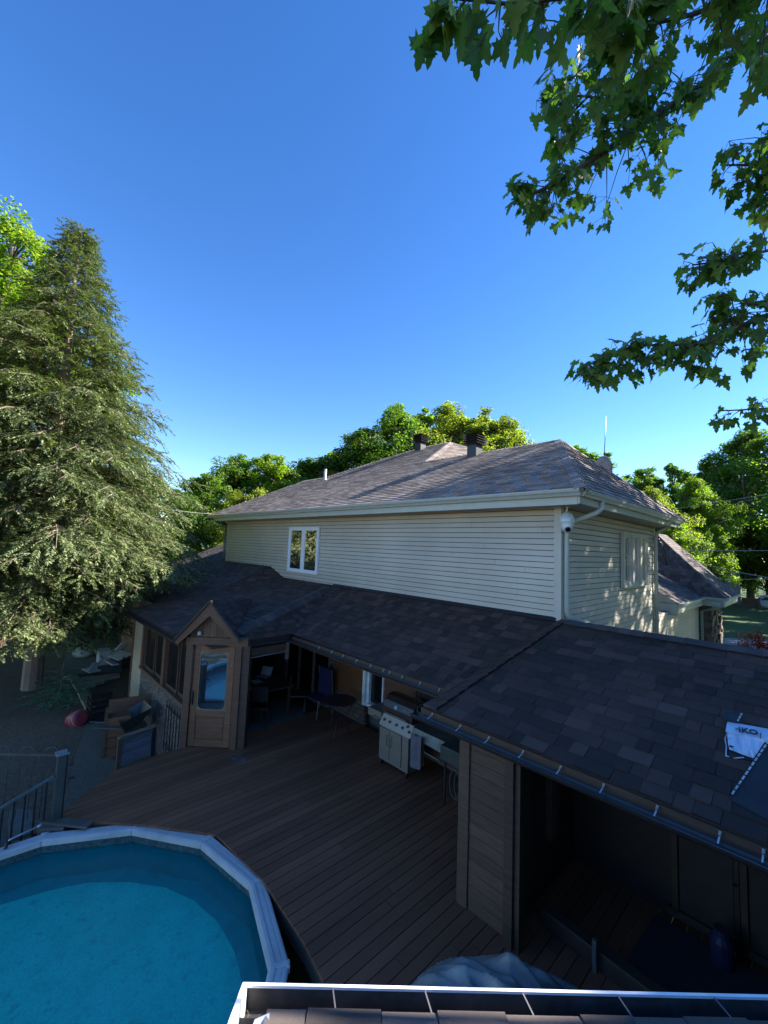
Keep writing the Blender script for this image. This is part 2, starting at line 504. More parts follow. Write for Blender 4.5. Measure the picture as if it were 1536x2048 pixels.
def nrm3(a, b, c):
    n = (Vector(b) - Vector(a)).cross(Vector(c) - Vector(a)).normalized()
    return n if n.z > 0 else -n
def cap_line(mb, a, b, pa, pb, **k):
    """a, b on the line; pa, pb = a point in each adjoining slope"""
    a = Vector(a); b = Vector(b); d = (b - a).normalized()
    f = lambda p: ((Vector(p) - a) - d * (Vector(p) - a).dot(d)).normalized()
    caps(mb, a, b, f(pa), f(pb), **k)
mb = MB()
cap_line(mb, C1, A1, C0, C2, w=.14); cap_line(mb, C0, A0, C1, C3, w=.14)
cap_line(mb, PR, T1, PL, V(-5.9, 15, A1.z), w=.14); cap_line(mb, PL, T0, PR, V(-16.8, 15, A1.z), w=.14)
cap_line(mb, A1, PR, C1, C2, w=.13); cap_line(mb, T1, T0, PR, V(-10, 18, 5.2), w=.13); cap_line(mb, A0, PL, C0, C3, w=.13)
cap_line(mb, C2, A1, C1, C3, w=.14)
mb.build('ridge_cap', SH_OLD, roof)
# roof ventilators
def ventilator(cx, cy, s, hb, cap_tilt=0):
    z = fz(cy)
    mb = MB(); mb.box(cx - .15 * s, cx + .15 * s, cy - .15 * s, cy + .15 * s, z - .25, z + hb); mb.box(cx - .24, cx + .24, cy - .26, cy + .26, z - .3, z - .29)
    o = mb.build('roof_vent', DARKM, house)
    mb = MB()
    n = 4
    for k in range(n):
        zz = z + hb + k * .068
        w = .25 * s
        mb.add([(cx - w, cy - w, zz), (cx + w, cy - w, zz), (cx + w, cy + w, zz), (cx - w, cy + w, zz),
                (cx - w * .8, cy - w * .8, zz + .045), (cx + w * .8, cy - w * .8, zz + .045), (cx + w * .8, cy + w * .8, zz + .045), (cx - w * .8, cy + w * .8, zz + .045)],
               [(3, 2, 1, 0), (4, 5, 6, 7), (0, 1, 5, 4), (1, 2, 6, 5), (2, 3, 7, 6), (3, 0, 4, 7)])
        mb.box(cx - w * .7, cx + w * .7, cy - w * .7, cy + w * .7, zz + .045, zz + .07)
    zz = z + hb + n * .068
    mb.add([(cx - .26 * s, cy - .26 * s, zz), (cx + .26 * s, cy - .26 * s, zz), (cx + .26 * s, cy + .26 * s, zz), (cx - .26 * s, cy + .26 * s, zz), (cx, cy, zz + .07)],
           [(3, 2, 1, 0), (0, 1, 4), (1, 2, 4), (2, 3, 4), (3, 0, 4)])
    mb.build('vent_cap', DARKM, o)
ventilator(-6.62, 9.66, 1.0, .30)
ventilator(-10.85, 12.1, 1.0, .30)
mb = MB(); mb.lathe((-13.54, 9.49, 6.6), [(.055, 0), (.055, .60), (.045, .60), (.045, .3)], 14); mb.lathe((-13.54, 9.49, 6.68), [(.11, 0), (.07, .12), (.06, .12)], 14)
mb.build('vent_pipe', mat("galvanised_pipe", (.55, .56, .55), .4, metal=.5), house)
# downspouts
mb = MB()
def spout(mb, pts, w=.075, d=.055):
    mb.tube(pts, w * .52, 4)
mb.tube([(-2.50, 7.35, 5.09), (-2.50, 7.35, 4.98), (-2.56, 7.28, 4.90), (-2.88, 7.12, 4.74), (-2.965, 7.07, 4.62), (-2.965, 7.07, 3.25), (-2.95, 7.10, 3.16), (-2.9, 7.28, 3.10), (-2.84, 7.75, 2.99)], .044, 8)
mb.build('downspout', GUTTER_P, house, smooth=True)
mb = MB(); mb.tube([(-16.95, 6.44, 5.08), (-16.9, 6.6, 4.97), (-16.70, 6.94, 4.80), (-16.68, 6.95, 3.55), (-16.7, 6.8, 3.42)], .042, 8)
mb.build('downspout', mat("brown_downspout", (.14, .12, .10), .4), house, smooth=True)
mb = MB(); mb.tube([(-2.50, 12.45, 5.09), (-2.9, 12.5, 4.85), (-2.97, 12.55, 4.7), (-2.97, 12.55, -1)], .045, 8)
mb.build('downspout', GUTTER_P, house, smooth=True)
# windows of the upper floor
GL_TREE = glass_mat("mirror_window_glass", refl=.62)
GL_SIDE = glass_mat("side_window_glass", refl=.5, tint=(.05, .06, .06))
def window_y(x0, x1, z0, z1, y, nsash, fm, gm, depth=.055, fr=.055):
    mb = MB()
    mb.box(x0 - .03, x1 + .03, y - depth, y - .002, z0 - .05, z0); mb.box(x0 - .03, x1 + .03, y - depth, y - .002, z1, z1 + .05)
    mb.box(x0 - .03, x0 + .03, y - depth, y - .002, z0, z1); mb.box(x1 - .03, x1 + .03, y - depth, y - .002, z0, z1)
    w = (x1 - x0) / nsash
    for k in range(1, nsash): mb.box(x0 + k * w - .035, x0 + k * w + .035, y - depth + .004, y - .002, z0, z1)
    o = mb.build('window', fm, house)
    for k in range(nsash):
        a = x0 + k * w + (.03 if k == 0 else .035); b = x0 + (k + 1) * w - (.03 if k == nsash - 1 else .035)
        mb = MB(); yy = y - depth + .012
        mb.box(a, a + fr, yy, y - .004, z0, z1); mb.box(b - fr, b, yy, y - .004, z0, z1)
        mb.box(a + fr, b - fr, yy, y - .004, z0, z0 + fr); mb.box(a + fr, b - fr, yy, y - .004, z1 - fr, z1)
        mb.build('window_sash', fm, o)
        mb = MB(); mb.box(a + fr - .004, b - fr + .004, y - .026, y - .018, z0 + fr - .004, z1 - fr + .004); mb.build('window_pane', gm, o)
    return o
WBLUE = mat("white_window_vinyl", (.72, .78, .84), .3, var=.03)
window_y(-11.70, -10.10, 3.37, 4.66, 6.985, 2, WBLUE, GL_TREE)
def window_x(y0, y1, z0, z1, x, nsash, fm, gm, depth=.055, fr=.05):
    mb = MB()
    mb.box(x + .002, x + depth, y0 - .03, y1 + .03, z0 - .06, z0); mb.box(x + .002, x + depth, y0 - .03, y1 + .03, z1, z1 + .05)
    mb.box(x + .002, x + depth, y0 - .03, y0 + .03, z0, z1); mb.box(x + .002, x + depth, y1 - .03, y1 + .03, z0, z1)
    w = (y1 - y0) / nsash
    for k in range(1, nsash): mb.box(x + .002, x + depth + .02, y0 + k * w - .06, y0 + k * w + .06, z0, z1)
    o = mb.build('window', fm, house)
    for k in range(nsash):
        a = y0 + k * w + .06; b = y0 + (k + 1) * w - .06; xx = x + depth - .012
        mb = MB()
        mb.box(x + .004, xx, a, a + fr, z0, z1); mb.box(x + .004, xx, b - fr, b, z0, z1)
        mb.box(x + .004, xx, a + fr, b - fr, z0, z0 + fr); mb.box(x + .004, xx, a + fr, b - fr, z1 - fr, z1)
        mb.build('window_sash', fm, o)
        mb = MB(); mb.box(x + .018, x + .026, a + fr - .004, b - fr + .004, z0 + fr - .004, z1 - fr + .004); mb.build('window_pane', gm, o)
window_x(10.0, 11.75, 3.58, 4.68, -3.02, 3, TRIM, GL_SIDE, depth=.07)

# ------------------------------------------------------------------ lower roofs
mb = MB()
zl = lambda y: 3.39 - .43 * (7 - y)
shingles(mb, [V(-20.6, 4.0, 2.1), V(-13.0, 4.0, 2.1), V(-13.0, 7.0, 3.39), V(-20.6, 7.0, 3.39)], seed=21, expo=.135, wmin=.10, wmax=.26)
shingles(mb, [V(-20.6, 7.0, 3.39), V(-16.62, 7.0, 3.39), V(-16.62, 9.4, zl(9.4)), V(-20.6, 9.4, zl(9.4))], seed=22, expo=.135, wmin=.10, wmax=.26)
mb.slab([V(-16.62, 9.4, zl(9.4)), V(-16.62, 13.5, 2.3), V(-20.6, 13.5, 2.3), V(-20.6, 9.4, zl(9.4))], .04, (0, .4, .9))
mb.build('lower_roof', shingle_mat("lower_roof_shingles", [(0, (.034, .032, .034)), (.5, (.056, .048, .048)), (1, (.09, .075, .072))]), house)
zs = lambda y: 2.1 + .254 * (y - 3.1)
mb = MB()
HS = V(-8.53, 3.95, zs(3.95)); HT = V(-9.4, 7.0, zs(7.0))
GEP = V(-10.69, 5.27, zs(5.27))
shingles(mb, [V(-14.02, 3.1, zs(3.1)), V(-9.45, 3.1, zs(3.1)), GEP, V(-12.0, 7.0, zs(7.0)), V(-13.0, 5.3, zs(5.3))], seed=23, udir=(1, 0, 0))
shingles(mb, [GEP, HS, HT, V(-12.0, 7.0, zs(7.0))], seed=29, udir=(1, 0, 0))
# small valley piece rising to the wall
shingles(mb, [V(-13.02, 5.3, zs(5.3)), V(-12.0, 7.0, zs(7.0)), V(-12.9, 7.0, 3.395)], seed=24)
sr = mb.build('sunroom_roof', SH_NEW, house)
mb = MB()
zp = lambda y: 3.085 - .5222 * (7.0 - y)
E0 = V(-8.45, 3.98, 2.11); E1 = V(-8.36, 5.2, zp(5.2))
shingles(mb, [HS, E1, HT], seed=25, expo=.135, wmin=.10, wmax=.26)
shingles(mb, [HS, E0, E1], seed=26, expo=.135, wmin=.10, wmax=.26)
mb.build('sunroom_roof', SH_NEW, house)
mb = MB()
cap_line(mb, HS, HS.lerp(HT, .955), V(-12, 4.5, zs(4.5)), E1, w=.15, step=.15, lift=.012)
mb.build('ridge_cap', SH_CAP, sr)
# porch roof between sunroom and shelter
QB = V(-3.80, 5.12, zp(5.12))
mb = MB()
shingles(mb, [E1, QB, V(-3.02, 7.0, zp(7.0)), V(HT.x, 7.0, zp(7.0))], expo=.16, seed=26, udir=(1, 0, 0))
pr = mb.build('porch_roof', SH_NEW, house)
# shelter roof to the right, shallower, standing above the porch roof
rz = lambda y: 2.165 + (3.08 - 2.165) / (7.0 - 4.3) * (y - 4.3)
S0 = V(-3.42, 4.28, rz(4.28)); S1 = V(-2.93, 7.0, 3.085)
mb = MB()
shingles(mb, [S0, V(4.5, 4.28, rz(4.28)), V(4.5, 7.0, 3.085), S1], seed=27, udir=(1, 0, 0), expo=.172, wmin=.12, wmax=.31)
shingles(mb, [V(4.5, 7.0, 3.085), V(4.5, 9.5, 2.3), V(-2.9, 9.5, 2.3), S1], seed=28, udir=(1, 0, 0))
sh = mb.build('shelter_roof', SH_NEW, house)
# hip strip closing the shelter roof down on to the porch roof
mb = MB()
B0 = V(-3.66, 4.30, 2.13); B1 = V(-3.80, 5.12, 2.15); B2 = V(-3.02, 7.0, 3.10)
mb.slab([S0, S1, B2, B1, B0], .03, (-.5, -.1, .86))
st = 15
for k in range(st):
    t0 = k / st; t1 = (k + 1) / st
    L = lambda t: S0.lerp(S1, t) + V(.0, 0, .022)
    def W(t):
        s = t * (2.9)
        return (B0.lerp(B1, min(1, s / .85)) if s < .85 else B1.lerp(B2, (s - .85) / 2.05)) + V(0, 0, .022)
    a, b, c, d = L(t0), L(min(1, t1 + .02)), W(min(1, t1 + .02)), W(t0)
    o = V(0, 0, .014)
    md0 = a.lerp(d, RND.uniform(.35, .65)); md1 = b.lerp(c, .5)
    for e0, e1, e2, e3 in ((a, b, md1, md0), (md0, md1, c, d)):
        g = (e3 - e0).normalized() * .003
        mb.add([e0 + g + o * 1.6, e1 + g, e2 - g, e3 - g + o * 1.6, e0 + g - V(0, 0, .01), e3 - g - V(0, 0, .01)], [(0, 3, 2, 1), (0, 4, 5, 3)])
mb.build('ridge_cap', SH_NEW, sh)
mb = MB(); cap_line(mb, V(-2.93, 7.0, 3.10), V(4.4, 7.0, 3.10), V(0, 4.3, 2.16), V(0, 9.5, 2.3), w=.15, step=.16, seed=9)
mb.build('ridge_cap', SH_CAP, sh)
# flashing where porch roof meets the wall, small ridge vent flap
mb = MB(); mb.slab([V(-9.3, 6.985, 3.14), V(-3.1, 6.985, 3.14), V(-3.1, 6.93, 3.085), V(-9.3, 6.93, 3.085)][::-1], .006); mb.build('flashing', BROWN_G, house)
# ------------------------------------------------------------------ eave gutters of porch and shelter
def half_gutter(mb, a, b, outn, r=.062):
    a = Vector(a); b = Vector(b); o = Vector(outn).normalized(); n = 9
    prof = [(r - r * math.cos(math.pi * k / n), -r * math.sin(math.pi * k / n)) for k in range(n + 1)]
    prof = prof + [(2 * r + .012, .004)] + [(r - (r - .006) * math.cos(math.pi * k / n), -(r - .006) * math.sin(math.pi * k / n) + .004) for k in range(n, -1, -1)]
    vs = [a + o * x + V(0, 0, z) for x, z in prof] + [b + o * x + V(0, 0, z) for x, z in prof]
    m = len(prof); fs = [(i, (i + 1) % m, (i + 1) % m + m, i + m) for i in range(m)]
    fs += [tuple(range(n + 1))[::-1], tuple(i + m for i in range(n + 1))]
    mb.add(vs, fs)
def clips(parent, pts, o, L=.10):
    for p in pts:
        p = Vector(p); mb = MB()
        mb.bar(p + o * L + V(0, 0, .006), p + V(0, 0, .03), .011, .003)
        mb.bar(p + V(0, 0, .028), p + V(0, 0, .052), .018, .004, up=o)
        mb.lathe(p + o * .02 + V(0, 0, .03), [(.009, 0), (.009, .01)], 8)
        mb.build('gutter_clip', SILVER_CLIP, parent)
yg = 4.25
mb = MB()
mb.box(-3.66, 4.4, yg + .005, yg + .03, 1.97, 2.14)
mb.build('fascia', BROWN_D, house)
mb = MB(); half_gutter(mb, (-3.72, yg, 2.075), (4.4, yg, 2.075), (0, -1, 0), r=.068)
mb.bar((-3.72, yg, 2.08), (-3.80, 4.98, 2.09), .012, .1)
g2 = mb.build('gutter', BROWN_G, house, smooth=False)
clips(g2, [V(on_y(u, v, yg, ).x, yg - .005, 2.082) for u, v in ((866, 1415), (922, 1442), (979, 1467), (1047, 1497), (1122, 1530), (1208, 1565), (1315, 1610), (1440, 1660), (1527, 1695))], V(0, -1, 0))
yp = 5.10
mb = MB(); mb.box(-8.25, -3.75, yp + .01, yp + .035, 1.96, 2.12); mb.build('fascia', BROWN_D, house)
mb = MB(); half_gutter(mb, (-8.3, yp, 2.06), (-3.78, yp, 2.06), (0, -1, 0), r=.055); g1 = mb.build('gutter', BROWN_G, house)
clips(g1, [V(on_y(u, v, yp).x, yp - .005, 2.065) for u, v in ((640, 1290), (665, 1300), (688, 1301), (715, 1311), (743, 1321), (769, 1330), (781, 1333), (806, 1343), (842, 1356), (880, 1370))], V(0, -1, 0), .04)
mb = MB(); half_gutter(mb, (-8.40, 4.02, 2.03), (-8.33, 5.1, 2.05), (1, -.05, 0), r=.045); mb.bar((-8.44, 4.0, 2.03), (-8.38, 5.14, 2.05), .02, .16); mb.build('gutter', BROWN_G, house)
mb = MB(); half_gutter(mb, (-14.05, 3.08, 2.05), (-9.45, 3.08, 2.05), (0, -1, 0), r=.055); mb.box(-14.02, -9.4, 3.09, 3.115, 1.93, 2.08); mb.build('gutter', BROWN_G, house)
mb = MB(); mb.box(-20.6, -14.1, 3.93, 4.05, 1.98, 2.09); mb.build('gutter', TRIM, house)
mb = MB(); mb.box(-20.5, -13.6, 4.4, 4.45, -.9, 2.1); mb.build('ground_wall', BROWN_W, house)
# porch ceiling and beams
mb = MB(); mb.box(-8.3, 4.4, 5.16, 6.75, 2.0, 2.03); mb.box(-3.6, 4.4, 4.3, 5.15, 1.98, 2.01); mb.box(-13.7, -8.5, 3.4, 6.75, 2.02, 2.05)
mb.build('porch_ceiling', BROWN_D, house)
# ------------------------------------------------------------------ sunroom
# pebble-dash stone wall material
m = bpy.data.materials.new("pebble_dash"); STONE = m
nt, bs = nodes_of(m)
tc = N(nt, "ShaderNodeTexCoord"); vo = N(nt, "ShaderNodeTexVoronoi"); vo.inputs['Scale'].default_value = 30
nt.links.new(tc.outputs['Object'], vo.inputs['Vector'])
c = ramp(nt, vo.outputs['Color'], [(.2, (.10, .095, .085)), (.5, (.22, .205, .18)), (.85, (.36, .34, .30))])
c = mixc(nt, 1.0, c, ramp(nt, vo.outputs['Distance'], [(.0, (1.1, 1.1, 1.1)), (.55, (.35, .35, .35))]), 'MULTIPLY')
nt.links.new(c, bs.inputs['Base Color']); bs.inputs['Roughness'].default_value = .85
bump(nt, bs, vo.outputs['Distance'], -.9, .02)
YW = 3.32
mb = MB()
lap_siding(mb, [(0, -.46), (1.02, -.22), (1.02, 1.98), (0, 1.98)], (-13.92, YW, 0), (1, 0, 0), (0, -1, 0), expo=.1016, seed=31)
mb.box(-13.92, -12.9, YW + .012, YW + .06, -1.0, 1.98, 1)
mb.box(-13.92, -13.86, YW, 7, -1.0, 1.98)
mb.build('sunroom_wall', [mat("shaded_siding", (.42, .38, .27), .5, var=.08, island=.06), MATS['siding_gap_shade']], house)
mb = MB(); mb.box(-13.97, -13.87, YW - .03, YW + .03, -.6, 2.0); mb.build('corner_trim', BROWN_W, house)
mb = MB(); mb.box(-14.0, -12.9, YW - .025, YW + .02, -.75, -.42); mb.build('foundation', CONC, house)
mb = MB(); mb.box(-12.9, -9.14, YW - .02, YW + .12, -1.5, .66); mb.build('stone_wall', STONE, house)
mb = MB(); mb.box(-12.93, -9.12, YW - .075, YW + .14, .66, .725); mb.build('window_sill', BROWN_W, house)
for x in (-12.84, -10.98, -9.22):
    mb = MB(); mb.box(x - .08, x + .08, YW - .05, YW + .11, .725, 1.93); mb.build('post', BROWN_W, house)
mb = MB(); mb.box(-12.92, -9.14, YW - .045, YW + .10, 1.93, 2.03); mb.build('beam', BROWN_W, house)
GL_DARK = glass_mat("dark_window_glass", refl=.06, tint=(.006, .007, .008))
for x0, x1 in ((-12.76, -11.06), (-10.90, -9.30)):
    mb = MB()
    for k in range(2):
        a = x0 + k * (x1 - x0) / 2; b = a + (x1 - x0) / 2; yy = YW + .02 + .03 * k
        mb.box(a, a + .06, yy, yy + .035, .725, 1.93); mb.box(b - .06, b, yy, yy + .035, .725, 1.93)
        mb.box(a + .06, b - .06, yy, yy + .035, .725, .79); mb.box(a + .06, b - .06, yy, yy + .035, 1.87, 1.93)
    w = mb.build('window', BROWN_D, house)
    mb = MB(); mb.box(x0 + .05, (x0 + x1) / 2 - .05, YW + .036, YW + .042, .78, 1.88); mb.box((x0 + x1) / 2 + .05, x1 - .05, YW + .066, YW + .072, .78, 1.88)
    mb.build('window_pane', GL_DARK, w)
# entry with gable on the chamfered corner
DA = V(-9.03, 3.285, 0); DD = V(.7035, .7107, 0).normalized(); DN = V(DD.y, -DD.x, 0)
def dp(s, out, z): return DA + DD * s + DN * out + V(0, 0, z)
def dbox(mb, s0, s1, o0, o1, z0, z1, mi=0):
    mb.obox(dp((s0 + s1) / 2, (o0 + o1) / 2, (z0 + z1) / 2), DD, DN, (0, 0, 1), (s1 - s0) / 2, (o1 - o0) / 2, (z1 - z0) / 2, mi)
mb = MB(); dbox(mb, -.155, -.015, -.09, .045, -.02, 2.04); mb.build('post', BROWN_W, house, bevel=.006)
mb = MB(); dbox(mb, .865, 1.0, -.09, .045, -.02, 2.04); mb.build('post', BROWN_W, house, bevel=.006)
mb = MB(); dbox(mb, 1.0, 1.16, -.14, .01, -.02, 2.04); mb.build('post', BROWN_D, house, bevel=.006)
mb = MB(); dbox(mb, -.17, 1.12, -.10, .05, 2.04, 2.19); mb.build('beam', BROWN_W, house)
mb = MB()
dbox(mb, 0, .125, -.03, .015, .015, 2.03); dbox(mb, .725, .85, -.03, .015, .015, 2.03)
dbox(mb, .125, .725, -.03, .015, 1.90, 2.03); dbox(mb, .125, .725, -.03, .015, .015, .16); dbox(mb, .125, .725, -.03, .015, .62, .73)
dbox(mb, .125, .725, -.025, .0, .16, .62)
dbox(mb, .155, .695, -.02, .010, .20, .58)
door = mb.build('door', DOORW, house, bevel=.005)
def rrect(s0, s1, z0, z1, r, n=5):
    pts = []
    for cs, cz, a0 in ((s1 - r, z1 - r, 0), (s0 + r, z1 - r, 90), (s0 + r, z0 + r, 180), (s1 - r, z0 + r, 270)):
        for k in range(n + 1):
            a = math.radians(a0 + 90 * k / n); pts.append((cs + r * math.cos(a), cz + r * math.sin(a)))
    return pts
mb = MB(); q = rrect(.125, .725, .73, 1.90, .11)
mb.slab([dp(s, -.004, z) for s, z in q], .008, DN)
mb.build('door_pane', glass_mat("door_glass", refl=.42, tint=(.008, .02, .03), mirror=(.45, .85, 1.0)), door)
mb = MB()
qi = rrect(.145, .705, .75, 1.88, .10); qo = rrect(.122, .728, .727, 1.903, .02)
for i in range(len(qi)):
    j = (i + 1) % len(qi)
    mb.add([dp(*(qo[i][0], .006, qo[i][1])), dp(qo[j][0], .006, qo[j][1]), dp(qi[j][0], .006, qi[j][1]), dp(qi[i][0], .006, qi[i][1])], [(0, 1, 2, 3)])
mb.tube([dp(s, .008, z) for s, z in qi] + [dp(qi[0][0], .008, qi[0][1])], .007, 6)
mb.build('door_moulding', mat("light_moulding", (.22, .17, .12), .5), door)
mb = MB(); mb.tube([dp(.045, .02, 1.08), dp(.045, .055, 1.06), dp(.045, .06, .97), dp(.045, .05, .88), dp(.045, .02, .86)], .011, 8); dbox(mb, .03, .06, .014, .022, .82, 1.12)
mb.build('door_handle', DARKM, door)
mb = MB(); dbox(mb, -.02, .01, .0, .04, 1.1, 2.0); mb.tube([dp(-.008, .05, 1.98), dp(-.008, .05, 2.03)], .018, 8); mb.build('door_closer', DARKM, door)
mb = MB(); dbox(mb, .80, .815, .015, .022, 1.62, 1.74); mb.build('hinge', SILVER, door)
# gable
OUT = .17
def gp(u, v, o):
    r = ray(u, v); p0 = DA + DN * o
    return EYE + r * ((p0 - EYE).dot(DN) / r.dot(DN))
GA, GLf, GRt = gp(420, 1205, OUT), gp(347, 1283, OUT), gp(480, 1285, OUT)
IA, ILf, IRt = gp(419, 1232, OUT), gp(355, 1289, OUT), gp(471, 1287, OUT)
mb = MB()
mb.slab([GA, GLf, ILf, IA][::1], .035, DN); mb.build('rake_board', BROWN_W, house)
mb = MB(); mb.slab([GA, IA, IRt, GRt], .035, DN); mb.build('rake_board', BROWN_W, house)
mb = MB()
sA = (GA - DA).dot(DD)
n = 9
for k in range(n):
    s0 = -.12 + k * (1.10 + .12) / n; s1 = s0 + 1.22 / n - .006
    hz = lambda s: 2.19 + max(0.0, 1 - abs(s - .27) / .62) * .52
    if k != 3: pass
    mb.add([dp(s0, -.02, 2.19), dp(s1, -.02, 2.19), dp(s1, -.02, hz(s1)), dp(s0, -.02, hz(s0)), dp(s0, -.05, 2.19), dp(s1, -.05, 2.19), dp(s1, -.05, hz(s1)), dp(s0, -.05, hz(s0))],
           [(0, 1, 2, 3), (5, 4, 7, 6), (0, 3, 7, 4), (1, 5, 6, 2)])
mb.build('gable_panel', wood_mat("gable_boards", (.13, .075, .042), axis=(6, 6, 1)), house)
mb = MB(); mb.box(-8.99, -8.93, 3.30, 3.36, 2.23, 2.29); mb.lathe(dp(.10, .02, 2.28), [(.028, 0), (.034, .04), (.02, .06)], 10, ax=DN)
mb.build('porch_lamp', mat("lamp_glass", (.6, .6, .6), .2), house)
GE = GEP + V(0, 0, .02)
up_ = V(0, 0, .035)
mb = MB()
# left and right little roof slopes over the entry
BL = GLf - DN * .42; BL.z = zs(max(3.1, BL.y)) + .0
BR = GRt - DN * .30; BR.z = max(GRt.z, BR.z)
shingles(mb, [GLf + up_, GA + up_, GE], seed=41, expo=.13, udir=DN)
shingles(mb, [GA + up_, GRt + up_, HS + V(0, 0, .02)], seed=42, expo=.13, udir=DN)
shingles(mb, [GA + up_, HS + V(0, 0, .02), GE], seed=43, expo=.13, udir=DN)
gr = mb.build('gable_roof', SH_NEW, house)
mb = MB(); mb.bar(GA + DN * .02 + V(0, 0, .02), GLf + DN * .02 + V(0, 0, .02), .035, .03); mb.bar(GA + DN * .02 + V(0, 0, .02), GRt + DN * .02 + V(0, 0, .02), .035, .03)
mb.build('drip_edge', DARKM, gr)
# sunroom insides
mb = MB()
mb.box(-13.85, -9.05, 3.45, 6.75, -.06, -.004); mb.build('sunroom_floor', mat("dark_floor", (.05, .04, .035), .5), house)
# ------------------------------------------------------------------ ground floor wall behind the porch
yw = 6.78
brick = bpy.data.materials.new("old_brick"); nt, bs = nodes_of(brick)
tc = N(nt, "ShaderNodeTexCoord"); mp = N(nt, "ShaderNodeMapping"); mp.inputs['Rotation'].default_value = (math.radians(90), 0, 0)
nt.links.new(tc.outputs['Object'], mp.inputs[0])
bt = N(nt, "ShaderNodeTexBrick"); bt.inputs['Scale'].default_value = 2.2; nt.links.new(mp.outputs[0], bt.inputs[0])
bt.inputs['Color1'].default_value = (.10, .075, .06, 1); bt.inputs['Color2'].default_value = (.16, .12, .095, 1); bt.inputs['Mortar'].default_value = (.06, .055, .05, 1); bt.inputs['Mortar Size'].default_value = .03
nt.links.new(bt.outputs[0], bs.inputs['Base Color']); bs.inputs['Roughness'].default_value = .9
for x0, x1, z0, z1 in ((-13.8, -11.15, -.3, 2.05), (-8.72, -7.60, -.3, .55), (-6.75, -5.95, -.3, .55), (-8.95, -8.72, -.3, 2.05), (-5.95, -3.0, -.3, 2.05), (-7.62, -7.56, .55, 2.05)):
    mb = MB(); mb.box(x0 + .001, x1 - .001, yw, yw + .1, z0, z1); mb.build('ground_wall', brick, house)
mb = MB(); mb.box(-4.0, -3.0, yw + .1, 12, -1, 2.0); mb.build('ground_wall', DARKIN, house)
mb = MB(); mb.box(-8.72, -7.62, yw - .02, yw + .02, .55, 2.03); mb.build('window_board', ORANGE, house)
mb = MB(); mb.box(-6.92, -5.95, yw - .02, yw + .02, .75, 2.03); mb.build('window_board', wood_mat("dark_orange_plywood", (.11, .045, .024)), house)
# open white window sash
mb = MB()
mb.box(-7.56, -7.47, yw - .12, yw + .06, .50, 2.03); mb.box(-7.47, -6.92, yw - .10, yw + .06, .50, .57)
mb.box(-7.47, -7.40, yw - .05, yw + .02, .57, 2.03); mb.box(-6.955, -6.92, yw - .06, yw + .02, .57, 2.03)
wf = mb.build('window', mat("pale_blue_frame", (.62, .74, .80), .35), house)
mb = MB(); mb.box(-7.40, -6.96, yw + .03, yw + .04, .57, 2.03); mb.build('window_pane', GL_DARK, wf)
# sliding patio door
FR = mat("grey_door_frame", (.20, .19, .18), .4, metal=.3)
mb = MB()
mb.box(-11.15, -8.95, yw - .10, yw + .05, -.02, .06); mb.box(-11.15, -8.95, yw - .06, yw + .05, 1.98, 2.04)
for x in (-11.12, -10.45, -9.72, -9.0): mb.box(x - .028, x + .028, yw - .05, yw + .03, .06, 1.98)
sd = mb.build('sliding_door', FR, house)
for a, b in ((-11.09, -10.48), (-10.42, -9.75), (-9.69, -9.03)):
    mb = MB(); mb.box(a, b, yw - .01, yw, .06, 1.98); mb.build('door_pane', GL_DARK, sd)
# posts and beam at the porch opening
mb = MB(); mb.box(-8.42, -8.34, 4.1, 5.1, 1.80, 1.96); mb.build('beam', BROWN_D, house)
mb = MB(); mb.box(-8.36, -8.30, 5.02, 5.08, 1.62, 2.0); mb.bar(V(-8.3, 4.15, 1.78), V(-8.3, 5.05, 1.80), .02); mb.build('screen_rail', FR, house)
# ------------------------------------------------------------------ shelter on the right: panelled pier, posts, back wall
mb = MB(); 
for k in range(14): mb.box(-3.02, -2.52, 4.455, 4.50, k * .139, k * .139 + .135)
mb.box(-3.02, -2.5, 4.50, 4.95, -.02, 1.97)
mb.build('panel_wall', wood_mat("brown_panel_boards", (.090, .057, .036), axis=(1, 12, 12)), house)
mb = MB(); mb.box(-3.17, -3.02, 4.43, 4.58, -.02, 1.98); mb.build('post', wood_mat("grey_brown_post", (.105, .066, .042)), house, bevel=.006)
mb = MB(); mb.box(-2.51, -2.40, 4.36, 4.50, -.02, 1.98); mb.build('post', BROWN_D, house, bevel=.006)
mb = MB(); mb.box(-2.40, -2.34, 4.40, 4.46, -.02, 1.98); mb.build('post', BROWN_D, house)
mb = MB(); mb.box(-2.66, -2.44, 5.40, 5.58, .62, 2.0); mb.build('post', wood_mat("orange_brown_post", (.17, .085, .045)), house, bevel=.006)
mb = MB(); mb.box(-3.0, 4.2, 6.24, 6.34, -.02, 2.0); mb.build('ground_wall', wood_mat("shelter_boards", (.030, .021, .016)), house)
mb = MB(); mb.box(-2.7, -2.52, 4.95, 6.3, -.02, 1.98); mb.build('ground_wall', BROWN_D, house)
# ------------------------------------------------------------------ garage wing beyond the side wall
ezg = 2.9
WA = on_z(1354, 1207, ezg); WB = on_z(1408, 1194, ezg); WC = on_z(1453, 1197, ezg); WD = on_z(1470, 1188, ezg)
xa = (WA.x + WB.x) / 2; yb = (WB.y + WC.y) / 2; xc = (WC.x + WD.x) / 2 + .02
P0 = V(xa, WA.y, ezg); P1 = V(xa, yb, ezg); P2 = V(xc, yb, ezg); P3 = V(xc, WD.y, ezg)
up1 = on_x(1309, 1066, -4.5)
RT = V(up1.x - 2, yb + 2.0, up1.z + .55)
WING = shingle_mat("wing_shingles", [(0, (.065, .054, .054)), (.5, (.10, .084, .080)), (1, (.15, .125, .115))])
HP = on_y(1310, 1066, yb + 1.2)
mb = MB()
W0 = V(P0.x - 1.9, P0.y, ezg + 1.0)
HPl = V(HP.x - 4, HP.y, HP.z)
